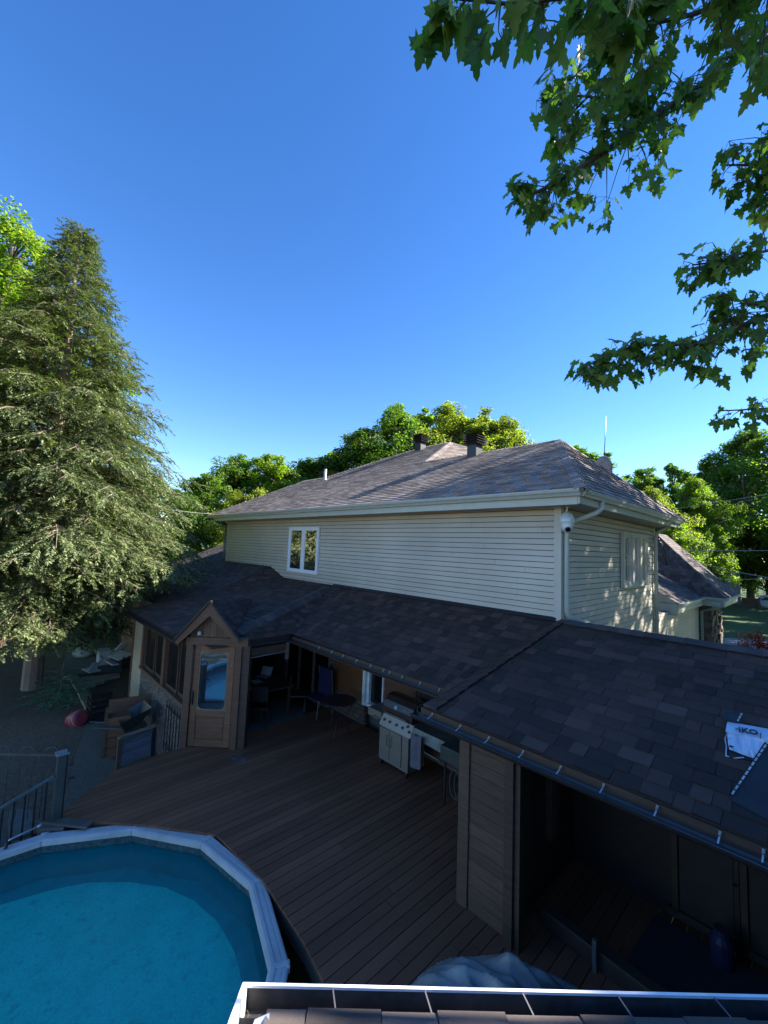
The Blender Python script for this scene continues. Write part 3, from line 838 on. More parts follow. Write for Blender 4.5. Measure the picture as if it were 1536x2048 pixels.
shingles(mb, [P0, P1, V(P1.x - 1.7, P1.y, ezg + .92), V(P0.x - 1.7, P0.y, ezg + .92)], seed=51, expo=.13)
shingles(mb, [V(P1.x - 4, P1.y, ezg + .02), P2, HP, HPl], seed=52, expo=.13, udir=(1, 0, 0))
shingles(mb, [P2, P3, V(HP.x, P3.y + 0, HP.z), HP], seed=53, expo=.13)
wr = mb.build('wing_roof', WING, house)
mb = MB(); cap_line(mb, P2, HP, P1, P3, w=.15); mb.build('ridge_cap', WING, wr)
mb = MB()
gutter(mb, P0, P1, (1, 0, 0), w=.11, h=.1); gutter(mb, V(P1.x, P1.y, ezg), P2, (0, -1, 0), w=.11, h=.1); gutter(mb, P2, P3, (1, 0, 0), w=.11, h=.1)
mb.build('gutter', GUTTER_P, house)
mb = MB(); mb.box(P0.x - 1.6, P0.x - .02, P0.y - .02, P0.y + .02, ezg - .35, ezg - .02)
mb.add([(P0.x - 1.7, P0.y - .02, ezg), (P0.x, P0.y - .02, ezg), (P0.x - 1.7, P0.y - .02, ezg + .9)], [(0, 1, 2)])
mb.box(P0.x - .9, P0.x - .02, P0.y, P1.y, ezg - .3, ezg - .26); mb.box(P1.x - .5, P2.x - .02, P1.y + .02, P3.y, ezg - .3, ezg - .26)
mb.box(P0.x - .03, P0.x - .005, P0.y, P1.y, ezg - .26, ezg); mb.box(P2.x - .03, P2.x - .005, P2.y, P3.y, ezg - .26, ezg); mb.box(P1.x, P2.x - .01, P2.y + .005, P2.y + .03, ezg - .26, ezg)
mb.build('fascia', GUTTER_P, house)
xw = XR - .1
mb = MB(); lap_siding(mb, [(0, -1.3), (P1.y + .5 - YB, -1.3), (P1.y + .5 - YB, ezg - .25), (0, ezg - .25)], (xw, YB, 0), (0, 1, 0), (1, 0, 0), seed=55)
mb.box(xw - .2, xw - .012, YB, P1.y + .5, -1.3, ezg - .25, 1)
mb.build('wing_wall', [SIDING, MATS['siding_gap_shade']], house)
stn = mat("ledge_stone", (.17, .13, .095), .9, var=.35, scale=4, island=.45, bmp=.6, bscale=14)
mb = MB(); r = random.Random(5)
yy0 = P1.y + .55; xe = P2.x - .45
z = -1.3
mb.box(xw - .2, xe - .06, yy0 + .05, P3.y - .5, -1.3, ezg - .25)
while z < ezg - .3:
    hgt = r.uniform(.10, .2); x = xw
    while x < xe:
        w = r.uniform(.2, .45); x2 = min(x + w, xe)
        o = r.uniform(0, .035); mb.box(x + .006, x2 - .006, yy0 - o, yy0 + .06, z + .006, min(z + hgt, ezg - .27) - .006); x = x2
    y = yy0 + .06
    while y < P3.y - .5:
        w = r.uniform(.25, .5); o = r.uniform(-.03, .07)
        mb.box(xe - .06, xe + o, y + .006, min(y + w, P3.y - .5) - .006, z + .006, min(z + hgt, ezg - .27) - .006); y += w
    z += hgt
mb.build('stone_wall', stn, house)
mb = MB(); mb.tube([(P1.x + .55, P1.y - .06, ezg - .1), (P1.x + .55, P1.y - .06, ezg - .22), (P1.x + .3, P1.y + .2, ezg - .38), (xw + .1, yy0 - .1, ezg - .55), (xw + .1, yy0 - .1, -1.3)], .045, 8)
mb.build('downspout', GUTTER_P, house, smooth=True)
# loose cable hanging on the wing roof by the corner
# ================================================================== DECK
deck = thing('deck', (-6, 4.5, -1.3), 'dark brown composite board deck between the house and the round pool', 'deck')
LOW = [(-9.05, 2.68), (-8.95, 2.05), (-7.92, .98), (-7.80, 1.22), (-6.98, 2.02), (-6.13, 2.72), (-4.95, 2.84), (-3.9, 2.78), (-3.45, 2.70), (-2.6, 2.45), (4.0, 2.45)]
def ylow(x):
    for (a, ya), (b, yb_) in zip(LOW, LOW[1:]):
        if a <= x <= b: return ya + (yb_ - ya) * (x - a) / (b - a)
    return LOW[-1][1]
mb = MB(); x = -9.05; r = random.Random(2)
while x < 4.0:
    a, b = x + .005, x + .135
    ya, yb_ = ylow(a), ylow(b); top = 6.76
    dz = r.uniform(-.0012, .0012)
    cuts = []; yy = min(ya, yb_) + r.uniform(.8, 3.6)
    while yy < top - .4: cuts.append(yy); yy += 3.66
    y0a, y0b = ya, yb_
    for ye in cuts + [top]:
        dz = r.uniform(-.0012, .0012); e = ye - (.003 if ye != top else 0)
        mb.add([(a, y0a, dz), (b, y0b, dz), (b, e, dz), (a, e, dz), (a, y0a, -.025), (b, y0b, -.025), (b, e, -.025), (a, e, -.025)],
               [(0, 1, 2, 3), (0, 4, 5, 1), (1, 5, 6, 2), (3, 7, 4, 0), (7, 6, 5, 4)])
        y0a = y0b = ye + .003
    x += .14
mb.build('deck_boards', DECK, deck)
mb = MB()
for (a, ya), (b, yb_) in zip(LOW[:-1], LOW[1:]):
    if (a, ya) == LOW[2]: continue
    mb.bar(V(a, ya + .03, -.13), V(b, yb_ + .03, -.13), .03, .20)
mb.build('rim_joist', wood_mat("weathered_joist", (.075, .065, .05)), deck)
mb = MB()
for xx in (-8.8, -7.9, -6.6, -5.0, -3.6, -2.0, 0): mb.box(xx - .05, xx + .05, ylow(xx) + .15, ylow(xx) + .25, -1.3, -.03)
mb.box(-9.0, 4, 4.0, 4.05, -1.3, -.03)
mb.build('deck_post', BROWN_D, deck)
mb = MB(); mb.bar(V(-8.02, .92, .012), V(-7.45, 1.42, .012), .13, .03); mb.bar(V(-7.92, .90, -.06), V(-7.70, 1.18, -.06), .16, .12)
mb.build('edge_board', wood_mat("grey_edge_board", (.10, .085, .07)), deck)
# worn whitish patch of spilled dust on the boards
r = random.Random(12); mb = MB()
c = on_z(478, 1520, .004)
for k in range(420):
    a = r.uniform(0, 6.28); d = abs(r.gauss(0, .10)); s = r.uniform(.002, .006)
    p = c + V(math.cos(a) * d * 1.4 + r.choice((-.12, .08)), math.sin(a) * d * .7 + r.choice((-.05, .05)), .0025)
    mb.add([p + V(-s, -s, 0), p + V(s, -s, 0), p + V(s, s, 0), p + V(-s, s, 0)], [(0, 1, 2, 3)])
tag(mb.build('dust_spill', mat("pale_dust", (.22, .22, .23), .95)), 'small pale dust spill on the deck boards before the entry door', 'dust', kind='stuff')

# ================================================================== POOL
pool = thing('swimming_pool', (-5.15, .2, -1.3), 'round above ground swimming pool with white rim and blue water', 'pool')
PC = V(-5.15, .2, 0); NP = 14
# vertices fitted to the rim corners seen beside the deck
a0 = math.atan2(1.72 - PC.y + .98, -6.2 - PC.x)
angs = [a0 + 2 * math.pi * k / NP for k in range(NP)]
def pp(k, r, z): a = angs[k % NP]; return V(PC.x + r * math.cos(a), PC.y + r * math.sin(a), z)
LINER = mat("blue_liner", (.006, .13, .27), .5, var=.12, scale=3)
def water_material():
    m = bpy.data.materials.new("pool_water"); m.use_nodes = True; nt = m.node_tree
    out = nt.nodes["Material Output"]; nt.nodes.remove(nt.nodes["Principled BSDF"])
    tr = N(nt, "ShaderNodeBsdfTransparent"); tr.inputs[0].default_value = (.76, .99, 1, 1)
    df = N(nt, "ShaderNodeBsdfDiffuse"); df.inputs[0].default_value = (.012, .20, .36, 1)
    m1 = N(nt, "ShaderNodeMixShader"); m1.inputs[0].default_value = .22
    nt.links.new(tr.outputs[0], m1.inputs[1]); nt.links.new(df.outputs[0], m1.inputs[2])
    gl = N(nt, "ShaderNodeBsdfGlossy"); gl.inputs['Roughness'].default_value = .07; gl.inputs[0].default_value = (1, 1, 1, 1)
    fr = N(nt, "ShaderNodeFresnel"); fr.inputs[0].default_value = 1.27
    m2 = N(nt, "ShaderNodeMixShader")
    nt.links.new(fr.outputs[0], m2.inputs[0]); nt.links.new(m1.outputs[0], m2.inputs[1]); nt.links.new(gl.outputs[0], m2.inputs[2])
    # dimpled bubble cover floating on the water
    tc = N(nt, "ShaderNodeTexCoord"); mp = N(nt, "ShaderNodeMapping"); mp.inputs['Scale'].default_value = (62, 62, 62); mp.inputs['Rotation'].default_value = (0, 0, .6)
    nt.links.new(tc.outputs['Object'], mp.inputs[0])
    vo = N(nt, "ShaderNodeTexVoronoi"); vo.inputs['Scale'].default_value = 1; vo.inputs['Randomness'].default_value = .12
    nt.links.new(mp.outputs[0], vo.inputs['Vector'])
    b = N(nt, "ShaderNodeBump"); b.inputs['Strength'].default_value = .55; b.inputs['Distance'].default_value = .006
    nt.links.new(vo.outputs['Distance'], b.inputs['Height'])
    for s in (df, gl, fr): nt.links.new(b.outputs[0], s.inputs['Normal'])
    n1 = noise(nt, 1.6, 6, .7)
    cc = ramp(nt, n1, [(.35, (.010, .50, .44)), (.70, (.014, .60, .50)), (.82, (.08, .64, .48))])
    nt.links.new(mixc(nt, 1.0, cc, ramp(nt, vo.outputs['Distance'], [(0, (1.15, 1.15, 1.15)), (.6, (.72, .74, .78))]), 'MULTIPLY'), df.inputs[0])
    nt.links.new(m2.outputs[0], out.inputs[0])
    return m
mb = MB(); mb.add([pp(k, 2.44, -.62) for k in range(NP)], [tuple(range(NP))]); 
WATERZ = -.21
wat = None
mb = MB(); mb.add([pp(k, 2.54, WATERZ) for k in range(NP)], [tuple(range(NP))]); mb.build('pool_water', water_material(), pool)
mb = MB()
R2 = 2.545
nfl = 56
for k in range(NP):
    mb.add([pp(k, R2, -.06), pp(k + 1, R2, -.06), pp(k + 1, R2, -1.0), pp(k, R2, -1.0)], [(0, 1, 2, 3)])
mb.build('liner_wall', mat("shaded_liner_wall", (.007, .18, .22), .5, var=.15, scale=4), pool)  # liner wall coloured darker than the floor to stand for its shade
fl = bpy.data.materials.new("skylit_liner_floor"); nt, bs = nodes_of(fl)  # same liner in a paler tone, skylight on the floor put into colour
n = noise(nt, 2.2, 7, .7); c = ramp(nt, n, [(.32, (.02, .78, .58)), (.5, (.03, .90, .66)), (.7, (.06, .95, .70))])
n2 = noise(nt, 7, 5, .65); c = mixc(nt, ramp(nt, n2, [(.54, (0, 0, 0)), (.76, (.6, .6, .6))]), c, (.03, .20, .28))
n3 = noise(nt, 60, 2, .7); c = mixc(nt, 1.0, c, ramp(nt, n3, [(.3, (.72, .78, .8)), (.7, (1.15, 1.12, 1.1))]), 'MULTIPLY')
nt.links.new(c, bs.inputs['Base Color']); bs.inputs['Roughness'].default_value = .6
mb = MB()
vs = [(PC.x + 2.30 * math.cos(2 * math.pi * k / nfl) * (1 + .006 * math.sin(5 * k)), PC.y + 2.30 * math.sin(2 * math.pi * k / nfl) * (1 + .006 * math.cos(3 * k)), -.575) for k in range(nfl)]
mb.add(vs, [tuple(range(nfl))]); mb.build('pool_floor', fl, pool)
mb = MB()
for k in range(nfl):
    a, b = 2 * math.pi * k / nfl, 2 * math.pi * (k + 1) / nfl
    f = lambda r, t, z: (PC.x + r * math.cos(t), PC.y + r * math.sin(t), z)
    mb.add([f(2.56, a, -.56), f(2.56, b, -.56), f(2.27, b, -.58), f(2.27, a, -.58)], [(0, 1, 2, 3)])
mb.build('pool_cove', mat("half_shaded_liner_cove", (.010, .32, .31), .5, var=.15, scale=4), pool)  # tone between wall and floor, softens the painted shade edge
# scum line tiles just under the rim
mb = MB()
for k in range(NP):
    mb.add([pp(k, R2 - .012, -.07), pp(k + 1, R2 - .012, -.07), pp(k + 1, R2 - .012, WATERZ - .01), pp(k, R2 - .012, WATERZ - .01)], [(0, 1, 2, 3)])
mb.build('waterline_band', mat("mottled_waterline", (.045, .085, .085), .7, var=.7, scale=25), pool)
RIMW = mat("pool_rim_paint", (.52, .49, .46), .4, var=.16, scale=2.4, bmp=.05)
for k in range(NP):
    mb = MB()
    q = []
    prof = [(2.50, -.065), (2.50, -.035), (2.53, -.024), (2.565, -.024), (2.58, -.034), (2.63, -.032), (2.645, -.036), (2.68, -.036), (2.70, -.045), (2.70, -.10), (2.50, -.10)]
    a, b = pp(k, 1, 0), pp(k + 1, 1, 0)
    for P, s in ((k, .004), (k + 1, -.004)):
        for rr, z in prof:
            p = pp(P, rr, z); d = (pp(k + 1, rr, z) - pp(k, rr, z)).normalized(); q.append(p + d * s)
    n = len(prof); fs = [(i, (i + 1) % n, (i + 1) % n + n, i + n) for i in range(n)] + [tuple(range(n))[::-1], tuple(i + n for i in range(n))]
    mb.add(q, fs); mb.build('pool_rim', RIMW, pool)
    mb = MB(); c0 = pp(k, 2.55, -.03); rd = (pp(k, 1, 0) - pp(k, 0, 0)).normalized(); td = V(-rd.y, rd.x, 0)
    mb.obox(pp(k, 2.69, -.062), td, rd, (0, 0, 1), .045, .016, .03); mb.obox(pp(k, 2.60, -.031), td, rd, (0, 0, 1), .03, .095, .006)
    mb.build('rim_cap', RIMW, pool, bevel=.006)
mb = MB()
for k in range(NP): mb.add([pp(k, 2.66, -.08), pp(k + 1, 2.66, -.08), pp(k + 1, 2.66, -1.3), pp(k, 2.66, -1.3)], [(0, 1, 2, 3)])
mb.build('outer_wall', mat("pool_outer_wall", (.10, .12, .16), .5, var=.2), pool)
# hose hooked over the rim
t = thing('pool_hose', (-7.6, .6, 0), 'thin dark hose with grey rod hooked over the pool rim', 'hose')
p0, p1, p2 = on_z(235, 1653, .0), on_z(30, 1678, .03), on_z(18, 1700, -.03)
p0 = on_z(78, 1652, .06); 
mb = MB(); mb.tube([p0, on_z(24, 1677, .05), on_z(16, 1682, .04)], .012, 8); mb.tube([p0 - (p1 - p0).normalized() * .03, p0 + (p1 - p0).normalized() * .02], .02, 8); mb.build('hose_rod', mat("grey_rod", (.45, .50, .52), .35, metal=.4), t, smooth=True)
mb = MB(); mb.tube([on_z(16, 1680, .04), on_z(12, 1692, 0.0), on_z(8, 1705, -.08), on_z(4, 1722, -.2), on_z(-3, 1730, -.3)], .022, 8); mb.build('hose_end', DARKM, t, smooth=True)

# ================================================================== GRILL
bx0, bx1, by0, by1 = -6.10, -5.33, 5.86, 6.36
grill = thing('barbecue_grill', (-5.7, 6.1, 0), 'stainless gas barbecue with dark closed hood under the porch eave', 'barbecue')
mb = MB(); mb.box(bx0 + .02, bx1 - .02, by0 + .03, by1, .10, .72); mb.box(bx0, bx1, by0 + .02, by1, .10, .13); mb.box(bx1 - .16, bx1, by0 + .015, by0 + .03, .10, .72); mb.build('cabinet', SILVER, grill, bevel=.004)
for a, b, hx in ((bx0 + .015, -5.81, -5.86), (-5.80, bx1 - .17, -5.75)):
    mb = MB(); mb.box(a, b, by0, by0 + .03, .14, .70); d = mb.build('cabinet_door', SILVER, grill, bevel=.004)
    mb = MB(); mb.tube([(hx, by0, .42), (hx, by0 - .03, .43), (hx, by0 - .03, .60), (hx, by0, .61)], .008, 6); mb.build('door_handle', SILVER, d)
mb = MB(); mb.add([(bx0 - .03, by0 + .02, .72), (bx1 + .03, by0 + .02, .72), (bx1 + .03, by0 + .13, .92), (bx0 - .03, by0 + .13, .92), (bx0 - .03, by0 + .2, .72), (bx1 + .03, by0 + .2, .72), (bx1 + .03, by0 + .2, .92), (bx0 - .03, by0 + .2, .92)],
                 [(0, 1, 2, 3), (5, 4, 7, 6), (4, 0, 3, 7), (1, 5, 6, 2), (3, 2, 6, 7), (4, 5, 1, 0)])
mb.build('control_panel', mat("brushed_panel", (.30, .285, .235), .5, metal=.3, var=.08), grill, bevel=.004)
fn = V(0, -.2, .11).normalized()
for k, (s, h) in enumerate(((.07, .5), (.22, .5), (.40, .5), (.56, .5), (.665, .75), (.735, .42))):
    c = V(bx0 + s, by0 + .02 + .11 * h, .72 + .2 * h)
    mb = MB(); mb.lathe(c, [(.032, -.002), (.032, .008), (.026, .010)], 16, ax=fn, mi=1); mb.lathe(c + fn * .008, [(.022, 0), (.02, .022), (.012, .025)], 14, ax=fn); mb.build('knob', [DARKM, SILVER], grill)
# hood: rounded front
mb = MB(); prof = [(by0 + .10, .93), (by0 + .085, .98), (by0 + .09, 1.08), (by0 + .14, 1.19), (by0 + .22, 1.27), (by0 + .34, 1.29), (by0 + .46, 1.27), (by1 + .05, 1.20), (by1 + .06, .93)]
n = len(prof); x0, x1 = bx0 - .0, bx1 + .0
mb.add([(x0, y, z) for y, z in prof] + [(x1, y, z) for y, z in prof], [(i, (i + 1) % n, (i + 1) % n + n, i + n) for i in range(n)] + [tuple(range(n))[::-1], tuple(i + n for i in range(n))])
hood = mb.build('hood', mat("dark_enamel_hood", (.035, .027, .024), .3, var=.2), grill, bevel=.008)
mb = MB(); mb.tube([(x0 + .10, by0 + .09, .99), (x0 + .10, by0 + .04, .99), (x1 - .10, by0 + .04, .99), (x1 - .10, by0 + .09, .99)], .012, 8); mb.build('hood_handle', SILVER, hood, smooth=True)
mb = MB(); mb.obox((bx0 + .34, by0 + .10, 1.12), (1, 0, 0), (0, .45, .9), (0, -.9, .45), .04, .03, .006); mb.build('badge', mat("badge_metal", (.2, .24, .24), .3, metal=.6), hood)
mb = MB(); mb.lathe((bx0 + .58, by0 + .11, 1.13), [(.02, 0), (.018, .01)], 12, ax=(0, -.9, .45)); mb.build('gauge', SILVER, hood)
mb = MB(); mb.box(bx0 - .42, bx0 - .03, by0 + .10, by1 - .05, .885, .925); mb.box(bx0 - .42, bx0 - .03, by0 + .07, by0 + .10, .78, .925); mb.tube([(bx0 - .20, by0 + .07, .82), (bx0 - .20, by0 + .02, .82), (bx0 - .05, by0 + .02, .80), (bx0 - .05, by0 + .07, .80)], .010, 8); mb.build('side_shelf', SILVER, grill)
mb = MB(); mb.box(bx1 + .03, bx1 + .80, by0 + .10, by1 - .0, .88, .91)
mb.add([(bx1 + .03, by0 + .04, .77), (bx1 + .80, by0 + .02, .74), (bx1 + .80, by0 + .10, .91), (bx1 + .03, by0 + .10, .91), (bx1 + .03, by0 + .075, .77), (bx1 + .80, by0 + .055, .74), (bx1 + .80, by0 + .13, .88), (bx1 + .03, by0 + .13, .88)],
       [(0, 1, 2, 3), (5, 4, 7, 6), (1, 5, 6, 2), (4, 0, 3, 7), (0, 4, 5, 1), (3, 2, 6, 7)])
mb.box(bx1 + .79, bx1 + .81, by0 + .03, by1, .75, .92); mb.build('side_shelf', mat('tarnished_steel', (.10, .115, .095), .45, metal=.4, var=.4), grill, bevel=.003)
mb = MB(); mb.tube([(bx1 + .42, by0 + .04, .68), (bx1 + .42, by0 - .04, .66), (bx1 + .78, by0 - .04, .64), (bx1 + .78, by0 + .03, .66)], .009, 8); mb.build('towel_rail', SILVER, grill, smooth=True)
for x in (bx0 + .05, bx1 - .05):
    for y in (by0 + .05, by1 - .05):
        mb = MB(); mb.lathe((x - .012, y, .04), [(.04, 0), (.04, .024)], 12, ax=(1, 0, 0)); mb.box(x - .02, x + .02, y - .02, y + .02, .05, .10); mb.build('caster', DARKM, grill)
t = thing('hand_towel', (-5.1, 5.88, .4), 'grey towel hanging below the right shelf of the barbecue', 'towel')
mb = MB(); vs = []; nx = 8; nz = 10
for j in range(nz + 1):
    for i in range(nx + 1):
        x = bx1 + .07 + .26 * i / nx; z = .86 - .56 * j / nz
        vs.append((x, by0 - .005 + .012 * math.sin(i * 1.3 + j * .2) - .01 * j / nz, z - .02 * math.sin(i * .5)))
mb.add(vs, [(j * (nx + 1) + i, j * (nx + 1) + i + 1, (j + 1) * (nx + 1) + i + 1, (j + 1) * (nx + 1) + i) for j in range(nz) for i in range(nx)])
mb.build('cloth', mat("grey_cloth", (.10, .105, .13), .9), t, smooth=True)
# propane bottle and dark cabinet beside the grill
cart = thing('utility_cart', (-4.2, 6.2, 0), 'dark green sided utility cart beside the barbecue near the brown pier', 'cart')
mb = MB(); mb.box(-4.50, -3.75, 5.75, 6.6, .72, .95); mb.build('tray', mat("dark_green_plastic", (.03, .05, .045), .5), cart, bevel=.01)
for x in (-4.45, -3.82):
    for y in (5.8, 6.5):
        mb = MB(); mb.box(x, x + .03, y, y + .03, 0, .72); mb.build('leg', DARKM, cart)
t = thing('garden_hose', (-4.0, 5.6, 0), 'looped dark hose hanging under the utility cart', 'hose')
r = random.Random(8); mb = MB()
for k in range(5):
    cx = -4.15 + .08 * k
    mb.tube([(cx + .10 * math.sin(a), 5.70 + .015 * k, .48 - .22 * math.cos(a) ) for a in [i * .35 for i in range(19)]], .012, 6)
mb.build('hose_coil', mat("dark_hose", (.05, .055, .06), .4), t, smooth=True)

# ================================================================== PORCH FURNITURE
tb = thing('bistro_table', (-7.62, 6.05, 0), 'small round mosaic top bistro table on the deck left of the barbecue', 'table')
mb = MB(); mb.lathe((-7.62, 6.05, .70), [(.36, 0), (.37, .012), (.36, .024), (0.01, .024)], 28); mb.build('tabletop', mat("mosaic_top", (.13, .12, .13), .35, var=.6, scale=14), tb)
mb = MB(); mb.lathe((-7.62, 6.05, .695), [(.365, 0), (.385, .01), (.385, .022), (.365, .03)], 28); mb.build('table_rim', DARKM, tb)
for k in range(4):
    a = .6 + k * math.pi / 2; c = math.cos(a); s = math.sin(a)
    mb = MB(); mb.tube([(-7.62 + c * .30, 6.05 + s * .30, .70), (-7.62 + c * .22, 6.05 + s * .22, .50), (-7.62 + c * .14, 6.05 + s * .14, .32), (-7.62 + c * .22, 6.05 + s * .22, .12), (-7.62 + c * .33, 6.05 + s * .33, 0)], .011, 6); mb.build('leg', DARKM, tb, smooth=True)
ch = thing('folding_chair', (-8.85, 6.35, 0), 'dark blue fabric folding chair by the sliding door', 'chair')
mb = MB(); vs = []
cb = V(-8.80, 6.42, 0)
for j in range(9):
    for i in range(5):
        vs.append((cb.x - .27 + .135 * i, cb.y + .04 + .004 * j + .03 * math.sin(i / 4 * math.pi), .40 + .083 * j))
mb.add(vs, [(j * 5 + i, j * 5 + i + 1, (j + 1) * 5 + i + 1, (j + 1) * 5 + i) for j in range(8) for i in range(4)])
mb.build('backrest', mat("navy_fabric", (.022, .022, .085), .8), ch, smooth=True)
mb = MB(); mb.box(cb.x - .27, cb.x + .27, cb.y - .32, cb.y + .04, .40, .425); mb.build('seat', MATS["navy_fabric"], ch, bevel=.01)
for sx in (-.28, .28):
    for a, b in (((0, .14, 0), (0, .06, 1.08)), ((0, -.34, 0), (0, -.30, .42))):
        mb = MB(); mb.tube([cb + V(sx + a[0], a[1], a[2]), cb + V(sx + b[0], b[1], b[2])], .012, 6); mb.build('leg', mat("chair_tube", (.28, .32, .34), .3, metal=.7), ch)
rug = MB(); q = [on_z(497, 1466, 0), on_z(620, 1427, 0), on_z(575, 1398, 0), on_z(495, 1420, 0)]
rug.slab([V(p.x, p.y, .008) for p in q], .008, (0, 0, 1))
tag(rug.build('rug', mat("grey_green_rug", (.085, .095, .085), .95, var=.2, bmp=.2)), 'faded grey rug on the porch floor under the dining table', 'rug')
dt = thing('dining_table', (-9.75, 5.3, 0), 'dark dining table in the sunroom with loose papers on it', 'table')
mb = MB(); mb.box(-10.35, -9.05, 4.85, 5.75, .70, .735); mb.build('tabletop', BROWN_D, dt, bevel=.006)
for x in (-10.28, -9.14):
    for y in (4.93, 5.66):
        mb = MB(); mb.box(x - .03, x + .03, y - .03, y + .03, 0, .70); mb.build('leg', BROWN_D, dt)
PAP = mat("paper", (.55, .55, .52), .8)
q = on_z(515, 1363, .74); mb = MB(); mb.box(q.x - .15, q.x + .12, q.y - .12, q.y + .1, .736, .742); tag(mb.build('paper_sheet', PAP), 'pale flat sheet of paper beside the laptop on the dining table', 'paper')
q2 = on_z(497, 1377, .74); mb = MB(); mb.box(q2.x - .14, q2.x + .1, q2.y - .09, q2.y + .1, .736, .741); tag(mb.build('paper_sheet', PAP), 'pale sheet of paper nearest the table edge by the entry post', 'paper')
lp = thing('laptop', on_z(528, 1352, .74), 'open laptop with pale lid on the dining table', 'laptop')
c = on_z(527, 1353, .74)
mb = MB(); mb.obox(c + V(0, 0, .012), (.9, .4, 0), (-.4, .9, 0), (0, 0, 1), .16, .11, .009); mb.build('base', mat("laptop_grey", (.3, .3, .3), .4), lp)
mb = MB(); mb.obox(c + V(-.05, .11, .11), (.9, .4, 0), (-.15, .35, .93), (.35, -.8, .4), .16, .11, .005); mb.build('lid', PAP, lp)
for i, (x, y, rz, lb) in enumerate(((-9.0, 4.85, 2.4, 'dark dining chair with thin legs by the entry door post'), (-9.15, 5.95, .9, 'dark dining chair at the far end of the rug by the sliding door'))):
    dc = thing('dining_chair', (x, y, 0), lb, 'chair', 'dining chairs in the sunroom')
    u = V(math.cos(rz), math.sin(rz), 0); w = V(-u.y, u.x, 0); o = V(x, y, 0)
    mb = MB(); mb.obox(o + V(0, 0, .45), u, w, (0, 0, 1), .21, .21, .02); mb.build('seat', DARKM, dc, bevel=.008)
    mb = MB(); mb.obox(o + u * -.2 + V(0, 0, .78), u, w, (0, 0, 1), .015, .20, .16); mb.build('backrest', DARKM, dc, bevel=.008)
    for a in (-1, 1):
        for b in (-1, 1):
            mb = MB(); mb.tube([o + u * .19 * a + w * .19 * b + V(0, 0, .46 if a > 0 else .9), o + u * .2 * a + w * .2 * b], .013, 6); mb.build('leg', DARKM, dc)
# ================================================================== SHELTER CONTENTS
mb = MB()
for k in range(6):
    x0 = -1.35 + k * .62
    mb.box(x0, x0 + .06, 6.16, 6.23, .10, 1.25)
mb.box(-1.4, 2.4, 6.16, 6.23, .04, .12); mb.box(-1.4, 2.4, 6.15, 6.235, 1.25, 1.34)
cbd = thing('cupboard', (.5, 6.2, 0), 'dark wooden cupboard row along the back of the shelter', 'cupboard')
mb.build('frame', wood_mat("cupboard_wood", (.050, .034, .022)), cbd)
for k in range(5):
    x0 = -1.35 + k * .62 + .07
    mb = MB(); mb.box(x0, x0 + .54, 6.185, 6.225, .13, 1.24); mb.box(x0 + .05, x0 + .49, 6.175, 6.185, .2, 1.17)
    d = mb.build('door', mat("cupboard_panel", (.028, .024, .021), .6, var=.3), cbd)
    mb = MB(); mb.lathe((x0 + .5, 6.175, .7), [(.012, 0), (.018, .02), (.012, .03)], 8, ax=(0, -1, 0)); mb.build('knob', DARKM, d)
jar = MB(); jar.lathe((-.86, 5.9, 0.0), [(.10, 0), (.11, .25), (.07, .30), (.07, .36)], 14); tag(jar.build('bucket', mat("dark_blue_plastic", (.02, .022, .06), .4), smooth=False), 'dark blue bucket in front of the shelter cupboard', 'bucket')
mb = MB(); q = [(-1.56, 4.95), (-.2, 4.80), (2.2, 4.75), (2.2, 6.1), (-1.5, 6.05)]
mb.slab([V(x, y, .022) for x, y in q], .018, (0, 0, 1)); tag(mb.build('floor_mat', mat("blue_grey_mat", (.042, .036, .042), .8, var=.15)), 'flat blue grey mat on the shelter floor before the cupboards', 'mat')
t = thing('timber_curb', (-1.9, 4.95, 0), 'low weathered timber beam along the shelter floor with a metal bracket', 'beam')
mb = MB(); mb.bar(V(-2.35, 4.97, .09), V(-.6, 4.84, .09), .14, .18); mb.build('timber', wood_mat("weathered_beam", (.055, .040, .028)), t, bevel=.01)
mb = MB(); mb.box(-1.75, -1.71, 4.80, 4.84, 0, .30); mb.build('bracket', mat("dull_bracket", (.16, .16, .17), .5, metal=.5), t)
# tarp heap
t = thing('tarpaulin', (-2.2, 3.9, 0), 'crumpled grey tarpaulin heaped on the deck behind the white gutter', 'tarp')
r = random.Random(21); vs = []; nx, ny = 90, 60
cx, cy = -2.05, 3.72
ph = [(r.uniform(2, 9), r.uniform(2, 9), r.uniform(0, 6)) for _ in range(9)]
for j in range(ny + 1):
    for i in range(nx + 1):
        a = i / nx * 2 - 1; b = j / ny * 2 - 1
        rr = min(1, math.hypot(a, b)); env = (1 - rr ** 2.2)
        z = .34 * env * (1 - .25 * a) + env ** .5 * sum(.024 * (1 - 2 * abs(math.sin(fx * a * 1.15 + fy * b * 1.15 + p + .8 * math.sin(3 * b + p)))) for fx, fy, p in ph) + .02 * abs(math.sin(7 * a + 3 * b)) * env
        x = a * .95; y = b * .62
        ca, sa = math.cos(.72), math.sin(.72)
        vs.append((cx + x * ca - y * sa, cy + x * sa + y * ca, .012 + max(0, z) + .012 * math.sin(9 * a) * rr))
mb = MB(); mb.add(vs, [(j * (nx + 1) + i, j * (nx + 1) + i + 1, (j + 1) * (nx + 1) + i + 1, (j + 1) * (nx + 1) + i) for j in range(ny) for i in range(nx) if math.hypot((i + .5) / nx * 2 - 1, (j + .5) / ny * 2 - 1) < 1.0])
mb.build('sheet', mat("grey_tarp", (.20, .22, .22), .38, var=.35, scale=5, bmp=.7, bscale=11), t, smooth=True)
